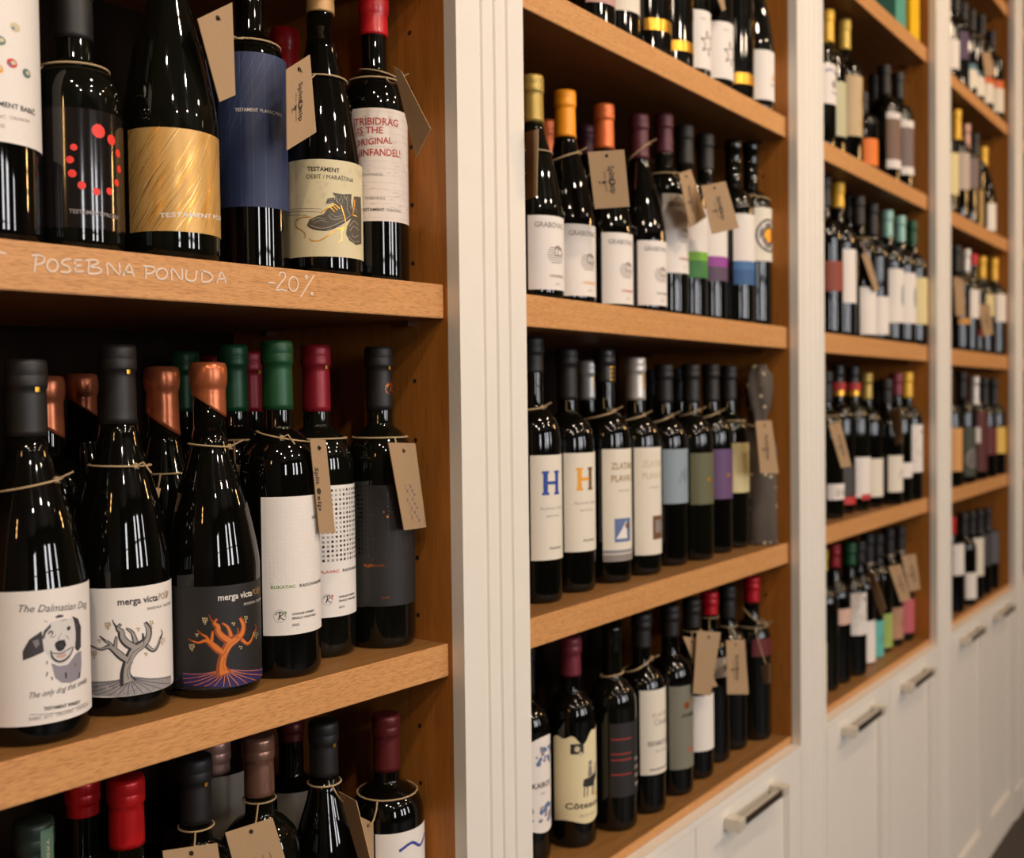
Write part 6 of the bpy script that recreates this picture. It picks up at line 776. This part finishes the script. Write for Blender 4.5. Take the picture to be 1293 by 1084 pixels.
        if art == 'zlatan': f.rect(-16, 14, Z0+H*.17, Z0+H*.38, 'p_stripe_blue', 1); f.poly([(-14, Z0+H*.2), (4, Z0+H*.36), (6, Z0+H*.2)], 'print_w' if False else 'paper', 1.3); f.dot(6, Z0+H*.31, 9, 'p_brown', 1.4); f.rect(X0, X1, Z0, Z0+H*.06, 'p_print_grey', 1); f.rect(X0, X1, Z0+H*.07, Z0+H*.10, 'p_d3', 1)
        else: f.rect(-4, 20, Z0+H*.14, Z0+H*.36, 'p_brown', 1); f.rect(1, 15, Z0+H*.2, Z0+H*.32, 'p_print_grey', 1.2)
    elif art == 'script': f.stroke([(-6, Z0+H*.35), (0, Z0+H*.6), (5, Z0+H*.42), (9, Z0+H*.65), (14, Z0+H*.4)], 'p_ink', 1, w=.9); f.stroke([(2, Z0+H*.5), (12, Z0+H*.36)], 'p_ink', 1, w=.8)
    elif art == 'spark': f.dot(2, Z0+H*.48, 7, 'p_gold', 1); f.dot(7, Z0+H*.44, 4, 'copper_foil', 1); f.stroke([(4, Z0+H*.4), (12, Z0+H*.1)], 'p_red_pen', 1, w=.8)
    elif art == 'star':
        x, y, s = 8, Z0+H*.45, 20; P = []
        for k in range(12):
            a = 6.283*k/12+.2; rr = s if k % 2 else s*.42; P.append((x+rr*.8*math.cos(a), y+rr*math.sin(a), 1.6))
        f.stroke(P+[P[0]], 'p_ink', 1); f.text('PAN', -8, Z0+H*.84, 4, 3, 'p_print_grey')
    elif art == 'sun': f.dot(8, Z0+H*.46, 9, 'p_gold', 1); f.text('A', 6, Z0+H*.8, 9, 3, 'p_print_grey'); f.text('BLATINA', 0, Z0+H*.3, 15, 3.2, 'p_ink', 1, None, True)
    elif art == 'circle':
        x, y = 8, Z0+H*.48
        for d_, c_ in ((58, 'p_ink'), (50, 'paper'), (44, 'p_ink'), (38, 'p_print_grey'), (32, 'p_ink'), (24, 'p_gold')): f.dot(x, y, d_, c_, 1+(60-d_)*.06, 24)
    elif art == 'kairos':
        for k, zz in enumerate((Z0+H*.13, Z1-H*.13)):
            rnd = random.Random(k)
            for q in range(40): f.dot(rnd.uniform(X0+4, X1-4), zz+rnd.uniform(-H*.1, H*.1), rnd.uniform(3, 8), 'p_stripe_blue' if q % 2 else 'p_d3', 1+q*.03, 7)
        f.text('KAIROS', -14, Z0+H*.47, 18, 7, 'p_ink', 3, None, True); f.text('2020', -2, Z0+H*.38, 6, 3, 'p_print_grey', 3)
    elif art == 'goat':
        y = Z0+H*.42
        f.poly([(-6, y), (-4, y+9), (12, y+11), (20, y+16), (22, y+8), (16, y+2), (14, y-3), (0, y-2)], 'p_ink', 1)
        for x in (-3, 2, 11, 15): f.stroke([(x, y), (x-1, y-15)], 'p_ink', 1, w=1.6)
        f.poly([(2, y+11), (4, y+26), (10, y+24), (12, y+11)], 'p_print_grey', 1.2); f.dot(7, y+29, 7, 'p_print_grey', 1.3)
        f.stroke([(20, y+14), (24, y+26)], 'p_ink', 1, w=1); f.stroke([(18, y+14), (17, y+27)], 'p_ink', 1, w=1)
        f.rect(-22, -4, Z1-H*.2, Z1-H*.08, 'p_ink', 1); f.dot(-13, Z1-H*.14, 8, 'p_damask', 1.5); f.text('Côteaux', -30, Z0+H*.16, 26, 8, 'p_ink', 1.5, None, True); f.text('BLATINA', -10, Z0+H*.06, 18, 3, 'p_print_grey')
        f.dot(22, Z0+H*.28, 7, 'p_horange', 1); f.dot(-8, Z0+H*.8, 6, 'p_damask', .8); f.dot(20, Z0+H*.6, 9, 'p_damask', .7)
    elif art == 'redlines':
        for q in (.78, .58, .5, .3): f.rect(-25, 6, Z0+H*q, Z0+H*q+1.4, 'p_red_pen', 1)
        for q, ww in ((.45, 9), (.33, 16), (.22, 22), (.1, 18)): f.rect(14, 14+ww, Z0+H*q, Z0+H*q+5, 'p_print_grey', 1)
    elif art == 'benmosche':
        f.text('ZLATAN', -16, Z0+H*.68, 20, 5, 'p_grape', 1); f.text('Côteaux', -12, Z0+H*.58, 20, 9, 'p_print_grey', 1); f.text('BENMOSCHE', -22, Z0+H*.34, 26, 7, 'p_print_grey', 1, None, True); f.text('BLATINA', -10, Z0+H*.26, 14, 3, 'p_print_grey'); f.rect(-20, 24, Z0+H*.05, Z0+H*.07, 'p_print_grey', 1)
    elif art == 'anima': f.dot(-2, Z0+H*.76, 11, 'copper_foil', 1); f.dot(12, Z0+H*.8, 11, 'p_gold', 1); f.text('ANIMA', -12, Z0+H*.62, 22, 6, 'p_ink', 1, None, True); f.text('PLAVAC ', 0, Z0+H*.2, 16, 5, 'p_red', 1, None, True)
    elif art == 'w': f.text('R', -3, Z0+H*.25, 8, 12, 'p_ink', 1, None, True)
    elif art == 'en': f.text('EN', -14, Z0+H*.2, 14, 14, 'p_print_grey', 1)
    elif art == 'bluedot': f.dot(8, Z0+H*.52, 17, 'blue_grey', 1, 14, 26)
    elif art == 'dotted':
        rnd = random.Random(1)
        for q in range(60): f.dot(rnd.uniform(-22, 26), Z0+rnd.uniform(H*.08, H*.75), 3, 'p_print_grey', 1, 5)
        f.dot(2, Z0+H*.85, 9, 'p_ink', 1, 6)
    elif art == 'ring':
        x, y = -4, Z0+H*.36
        for d_, c_ in ((52, 'p_print_grey'), (40, 'olive_dark'), (28, 'p_print_grey'), (18, 'olive_dark'), (8, 'p_print_grey')): f.dot(x, y, d_, c_, 1+(60-d_)*.05, 20)
    elif art == 'bluescript':
        f.stroke([(-20, Z0+H*.8), (-5, Z0+H*.86), (8, Z0+H*.78), (22, Z0+H*.86)], 'p_print_blue', 1, w=3); f.dot(4, Z0+H*.5, 16, 'p_print_grey', 1); f.stroke([(-4, Z0+H*.3), (20, Z0+H*.26)], 'p_print_blue', 1, w=3)
    elif art == 'goldspot': f.rect(8, 18, Z0+H*.5, Z0+H*.76, 'p_gold', 1); f.rect(8, 18, Z0+H*.15, Z0+H*.32, 'p_gold', 1)
# ------------------------------------------------------------------ bottles
GL = {}
for b in BOTTLES:
    r, h, k = b['r'], b['h'], b['k']; near = b['p'][0] < 0.95
    root = empty('wine_bottle', (b['p'][0], b['p'][1], b['p'][2]+(.0007 if near else .0004)), b['d'], 'bottle', b['g'])
    prof = outline(k, r, h, b.get('zs'), b.get('zn'))
    seg = 72 if near else 36
    V, F = lathe(prof, seg)
    me = mesh_from('glass_body', V, F, ['glass_green' if (int(b['p'][0]*1000) % 3 == 0) else 'glass_dark'], smooth=True)
    link('glass_body', me, root)
    if b['c']:
        cm, zc = b['c']; wax = cm.startswith('wax'); P = []
        zc = min(zc, h-.03)
        n = 8
        for i in range(n+1):
            z = zc+(h-.0215-zc)*i/n; P.append((rad_at(prof, z)+(.0009 if not wax else .0014), z))
        P += [(.0147, h-.0205), (.0151, h-.018), (.0151, h-.012), (.0148, h-.0113), (.0151, h-.0105), (.0150, h-.003), (.0142, h+.0004), (.0120, h+.0009), (.004, h+.001)]
        if wax: P = [(q[0]*1.03, q[1]) for q in P[:-9]]+[(.0152, h-.020), (.0160, h-.016), (.0163, h-.010), (.0160, h-.004), (.0147, h+.0006), (.0110, h+.0016), (.004, h+.0018)]
        V, F = lathe(P, seg if near else 24)
        if cm == 'wax_copper':                       # slanting lower hem of the wax
            zt = h-.024
            for j in range(len(V)):
                x, y, z = V[j]; rr = math.hypot(x, y)
                if z < zt and rr > .002:
                    t = 1-(z-zc)/(zt-zc); s_ = (x*.78-y*.62)/rr; z2 = z-t*.0105*s_; z2 = min(z2, zt)
                    r2 = rad_at(prof, z2)+.0015; V[j] = (x/rr*r2, y/rr*r2, z2)
        co = link('wax_seal' if wax else 'capsule', mesh_from('capsule', V, F, [cm], smooth=True), root)
        if near and not wax and cm in ('cap_black', 'cap_red') and k in ('bx', 'bg') and zc < h-.04 and h < .312:
            f = Flat(); f.rect(-1.6, 1.6, (h-.0235)*1000, (h-.0200)*1000, 'gold_foil', 3)
            link('capsule_mark', f.wrapped(.0150), co)
        if b['d'].startswith('bottle with black capsule, gold monogram'):
            f = Flat(); monogram(f, 1.0, (h-.043)*1000, 13, 'copper_foil', None); link('capsule_emblem', f.wrapped(.0148), co)
        if cm == 'cap_bronze':
            f = Flat(); f.vtext('Romanissimo', 1.5, (h-.051)*1000, (h-.026)*1000, 2.6, 'p_boot', 1); f.stroke([(-4, (h-.048)*1000), (-5, (h-.042)*1000), (-2, (h-.036)*1000), (-5, (h-.030)*1000)], 'p_boot', 1, w=.3); link('capsule_print', f.wrapped(.0146), co)
        if cm == 'cap_dkgreen':
            f = Flat(); f.rect(-3, 9, (h-.075)*1000, (h-.004)*1000, 'p_sage', 1); f.vtext('GARAGE WINERY', 1.5, (h-.072)*1000, (h-.012)*1000, 2.6, 'p_damask', 2); link('seal_strip', f.wrapped(.0149), co)
        if cm == 'cap_blackgold' or (cm == 'cap_silver' and b['p'][0] < 1.9):
            f = Flat(); f.text('ORIGINAL', -7, (h-.032)*1000, 10, 3, 'gold_foil', 1, None, True); f.text('ORIGINAL', -7, (h-.038)*1000, 10, 3, 'gold_foil', 1, None, True); f.text('ORIGINAL', -7, (h-.044)*1000, 10, 3, 'gold_foil', 1, None, True); f.rect(-7, 10, (h-.026)*1000, (h-.024)*1000, 'gold_foil', 1)
            link('capsule_print', f.wrapped(.0149), co)
        if cm == 'cap_redgold':
            V, F = arc_patch(.0170, -180, 180, h-.052, h-.036); link('red_collar', mesh_from('red_collar', V, F, ['red_label'], smooth=True), co)
            V, F = arc_patch(.0172, -180, 180, h-.064, h-.053); link('gold_collar', mesh_from('gold_collar', V, F, ['gold_foil'], smooth=True), co)
    elif b['c'] is None and h < .3:
        pass
    for li, L in enumerate(b['L']):
        m, a0, a1, z0, z1, art = L
        if art == 'goat':
            wob = lambda s, t: (.006*math.sin(s*11)+.004*math.sin(s*23+1)+(.012*(s-.5))) if t > .9 else .003*math.sin(s*9)
            V, F = arc_patch(r+.0003, a0, a1, z0, z1, 6, wob)
        elif art == 'kairos':
            wob = lambda s, t: .012*math.sin(math.pi*s)*(1 if t > .5 else -1)*abs(2*t-1)
            V, F = arc_patch(r+.0003, a0, a1, z0, z1, 6, wob)
        else: V, F = arc_patch(r+.0003+li*.00015, a0, a1, z0, z1)
        lo = link('front_label', mesh_from('front_label', V, F, [m], smooth=True), root)
        if art:
            f = Flat(0 if near else {'star': -11, 'circle': -13, 'hblue': -8, 'horange': -9, 'spark': -9, 'script': -8, 'goat': -12, 'zlatan': -9, 'zlatan2': -9, 'sun': -7, 'anima': -8, 'redlines': -12, 'benmosche': -6}.get(art, -8)); do_art(art, f, r, L, b)
            if f.F:
                far = b['p'][0] > .95
                link('label_print', f.wrapped(r, 5 if far else 2.5, (sm(a0, r)+.3, sm(a1, r)-.3, z0*1000+.3, z1*1000-.3)), lo)['kind'] = 'stuff'
    if b.get('gold'):
        f = Flat(); rnd = random.Random(b['h'])
        for q in range(26):
            x = 10+8*math.sin(q*.5)+rnd.uniform(-3, 3); y = 78+q*2.4; f.dot(x, y, rnd.uniform(2, 6), 'gold_foil', 1, 6)
        f.stroke([(6, 74), (12, 90), (5, 108), (14, 126), (10, 146)], 'gold_foil', 1, w=2.4)
        link('gold_figure', f.wrapped(r, 5), root)['kind'] = 'stuff'
# ------------------------------------------------------------------ twine loops and kraft tags
def loop_pts(prof, cx, cy, cz, zl, zr, hd, n=28):
    P = []; rx, ry = hd[1], -hd[0]
    for i in range(n+1):
        a = 2*math.pi*i/n; dx, dy = math.sin(a), -math.cos(a); t = (dx*rx+dy*ry); z = (zl+zr)/2+(zr-zl)/2*t
        rr = max(rad_at(prof, z), rad_at(prof, z-.0014))+.0019; P.append((cx+dx*rr, cy+dy*rr, cz+z))
    return P
for w_ in TWINE:
    prof = outline(w_['k'], w_['r'], w_['h'], w_['zs'], w_['zn']); x, y, z = w_['p']; zl, zr = w_['z']; hd = w_['hd']
    o = empty('twine_loop', (x, y, z+(zl+zr)/2), w_['d'], 'twine', 'twine loops tied round bottle necks')
    P = [(a-x, b-y, c-z-(zl+zr)/2) for a, b, c in loop_pts(prof, x, y, z, zl, zr, hd)]
    near = x < .95; tr = .0009 if near else .0013
    tube('twine', P, tr, 'twine', o)
    kn = w_['kn']; rx, ry = hd[1], -hd[0]; t = max(-.97, min(.97, kn)); q = math.sqrt(1-t*t)
    zz = (zr-zl)/2*t; rr = rad_at(prof, (zl+zr)/2+zz)+.002
    bx_, by_ = (rx*t-hd[0]*q)*rr, (ry*t-hd[1]*q)*rr
    K = []
    for i in range(15): K.append((bx_+.0022*math.sin(i*1.9), by_+.0016*math.cos(i*2.3), zz+.0022*math.cos(i*1.3)))
    tube('knot', K, tr, 'twine', o, 5)
    ex = rx*.012-hd[0]*.002, ry*.012-hd[1]*.002
    tube('twine_end', [(bx_, by_, zz), (bx_+ex[0]*.5, by_+ex[1]*.5, zz+.003), (bx_+ex[0], by_+ex[1], zz+(.006 if kn > .6 else -.006))], tr*.9, 'twine', o, 5)
tag_i = 0
for T_ in TAGS:
    q = [Vector(p) for p in T_['q']]; c = sum(q, Vector())/4
    o = empty('price_tag', c, T_['d'], 'tag', 'kraft paper price tags hung on twine')
    n = (q[1]-q[0]).cross(q[3]-q[0]).normalized()
    if n.y > 0: n = -n
    hw = .0004
    V = [tuple(p-c+n*hw) for p in q]+[tuple(p-c-n*hw) for p in q]
    F = [(0, 1, 2, 3), (7, 6, 5, 4), (0, 4, 5, 1), (1, 5, 6, 2), (2, 6, 7, 3), (3, 7, 4, 0)]
    me = mesh_from('card', V, F, ['kraft']); bm = bmesh.new(); bm.from_mesh(me); bmesh.ops.recalc_face_normals(bm, faces=bm.faces[:]); bm.to_mesh(me); bm.free()
    card = link('card', me, o)
    ux = (q[1]-q[0]); uy = (q[3]-q[0]); W_, H_ = ux.length, uy.length
    def on(s, t, off=.0008): return q[0]+ux*s+uy*t-c+n*off
    hole = on(.5, .09)
    ht = [(hole+ux/W_*.0022*math.cos(k*.785)+uy/H_*.0022*math.sin(k*.785)) for k in range(8)]  # punched hole drawn as a flat disc in a painted shade colour
    f = Flat(); Wm, Hm = W_*1000, H_*1000
    if T_['art'] == 'brand' and Wm > 30:
        f.vtext('Split', Wm*.50, Hm*.27, Hm*.49, 7.5, 'tag_ink', 1, True); f.dot(Wm*.56, Hm*.55, 9.5, 'tag_ink', 1, 14); f.vtext('&', Wm*.52, Hm*.53, Hm*.58, 6, 'kraft', 2, True); f.vtext('sip', Wm*.50, Hm*.61, Hm*.76, 7.5, 'tag_ink', 1, True)
        f.vtext('the finest', Wm*.36, Hm*.36, Hm*.72, 2.6, 'tag_ink', 1); f.stroke([(Wm*.34, Hm*.55, .8), (Wm*.22, Hm*.55, .8)], 'tag_ink', 1); f.dot(Wm*.34, Hm*.55, 4.6, 'tag_ink', 1); f.rect(Wm*.2, Wm*.22, Hm*.52, Hm*.58, 'tag_ink', 1)
    elif T_['art'] == 'pen':
        for k in range(9):
            x = Wm*(.30+.05*(k % 3)); y = Hm*(.48+.05*k); f.stroke([(x, y), (x+2, y+2), (x-1, y+4)], 'pen_blue' if k % 2 else 'p_grape', 1, w=.6)
            f.stroke([(x+9, y), (x+12, y+2), (x+9, y+3)], 'pen_blue', 1, w=.7)
    elif T_['art'] == 'pen2':
        for k in range(4): f.stroke([(Wm*(.3+.15*k), Hm*.45), (Wm*(.3+.15*k)+.6, Hm*.65)], 'tag_ink', 1, w=.4)
    elif T_['art'] == 'side':
        f.vtext('Split', Wm*.10, Hm*.30, Hm*.48, 5, 'tag_ink', 1, True); f.dot(Wm*.22, Hm*.55, 6, 'tag_ink', 1, 12); f.vtext('sip', Wm*.10, Hm*.6, Hm*.76, 5, 'tag_ink', 1, True)
    if T_['art'] == 'brand' or T_['art'] == 'side': pass
    Vp = [tuple(on(x/Wm, y/Hm, .0006+z*.0001)) for x, y, z in f.V]; Vn = len(Vp)
    Vp += [tuple(p) for p in ht]; mats = f.mats+['hole_shade']
    me = mesh_from('tag_print', Vp, f.F+[tuple(Vn+k for k in range(8))], mats, f.M+[len(mats)-1])
    link('tag_print', me, card)['kind'] = 'stuff'
    if T_['b']:
        bx_, by_, bz_, br, bh, bk = T_['b']; bb = [b for b in BOTTLES if abs(b['p'][0]-bx_) < 1e-6 and abs(b['p'][2]-bz_) < 1e-6][0]
        prof = outline(bk, br, bh, bb.get('zs'), bb.get('zn')); hl = c+hole
        d = Vector((hl.x-bx_, hl.y-by_, 0)); dist = d.length; d = d/max(dist, 1e-6)
        zt = max(hl.z-bz_+.006, bh*(.66 if bk == 'bg' else .70)); zt = min(zt, bh-.03); zt = zt if abs(zt-(hl.z-bz_)) < .08 else bh*.72
        if bb['c']: zt = min(zt, bb['c'][1]-.004)
        for L in bb['L']:
            if zt < L[4]+.006: zt = L[4]+.006
        rn_ = rad_at(prof, zt)
        P = loop_pts(prof, bx_, by_, bz_, zt, zt, (0, 1), 20)
        tube('twine', [(a-c.x, b_-c.y, e-c.z) for a, b_, e in P], .0010, 'twine', o, 5)
        s = Vector((bx_, by_, bz_+zt))+d*(rn_+.0022)
        e1 = hl+n*.0016; path = []
        for i in range(25):
            p = s.lerp(e1, i/24); p.z -= .006*math.sin(math.pi*i/24)
            dx, dy = p.x-bx_, p.y-by_; dd = math.hypot(dx, dy); zq = min(bh-.002, max(.02, p.z-bz_)); rb = max(rad_at(prof, zq), rad_at(prof, zq-.003))+.0026
            if dd < rb: p.x = bx_+dx/dd*rb; p.y = by_+dy/dd*rb
            path.append(tuple(p-c))
        tube('tag_string', path, .0009, 'twine', o, 5)
# ------------------------------------------------------------------ patterned gift bag and the two boxes
zf = -.2532+ZO
bagx, bagy = BAG
bg = empty('gift_bag', (bagx, bagy, zf+.0004), 'dark patterned cloth bottle bag with twisted top beside the side panel', 'gift bag')
V, F = [], []; seg = 40; prof = [(.0285, 0), (.0305, .004), (.0305, .06), (.0300, .13), (.0290, .165), (.0245, .185), (.0185, .205), (.0195, .222), (.0265, .242), (.0300, .268), (.0280, .292), (.0150, .312)]
for j, (rr, z) in enumerate(prof):
    for k in range(seg):
        a = 2*math.pi*k/seg; sq = 1+.06*math.cos(4*a)*(z < .15); fold = 1+.13*math.sin(5*a+z*40)*(z > .16); V.append((rr*.97*sq*fold*math.sin(a), -rr*.97*sq*fold*math.cos(a)*(1 if z < .2 else .75), z))
for j in range(len(prof)-1):
    for k in range(seg): F.append((j*seg+k, j*seg+(k+1) % seg, (j+1)*seg+(k+1) % seg, (j+1)*seg+k))
F.append(tuple(reversed(range(seg)))); F.append(tuple((len(prof)-1)*seg+k for k in range(seg)))
link('bag_body', mesh_from('bag_body', V, F, ['bag_fabric'], smooth=True), bg)
tube('ribbon', [(.0215*math.sin(i*.6283), -.0215*math.cos(i*.6283), .207) for i in range(11)], .0014, 'twine', bg)
zt = .8335+ZO
for nm, x, y, wd, hh, m, d in (('gift_box', 2.47, .06, .075, .30, 'box_teal', 'teal bottle gift box on the top shelf of the third bay'), ('gift_box', 2.60, .066, .075, .31, 'box_yellow', 'bright yellow bottle gift box on the top shelf of the third bay')):
    o = empty(nm, (x, y, zt+.0004), d, 'box', 'gift boxes on the top shelf of the third bay')
    s = wd/2
    boxes('box_body', [(-s, s, -s, s, 0, hh-.03)], m, o, .001); boxes('lid', [(-s-.001, s+.001, -s-.001, s+.001, hh-.0295, hh)], m, o, .001)
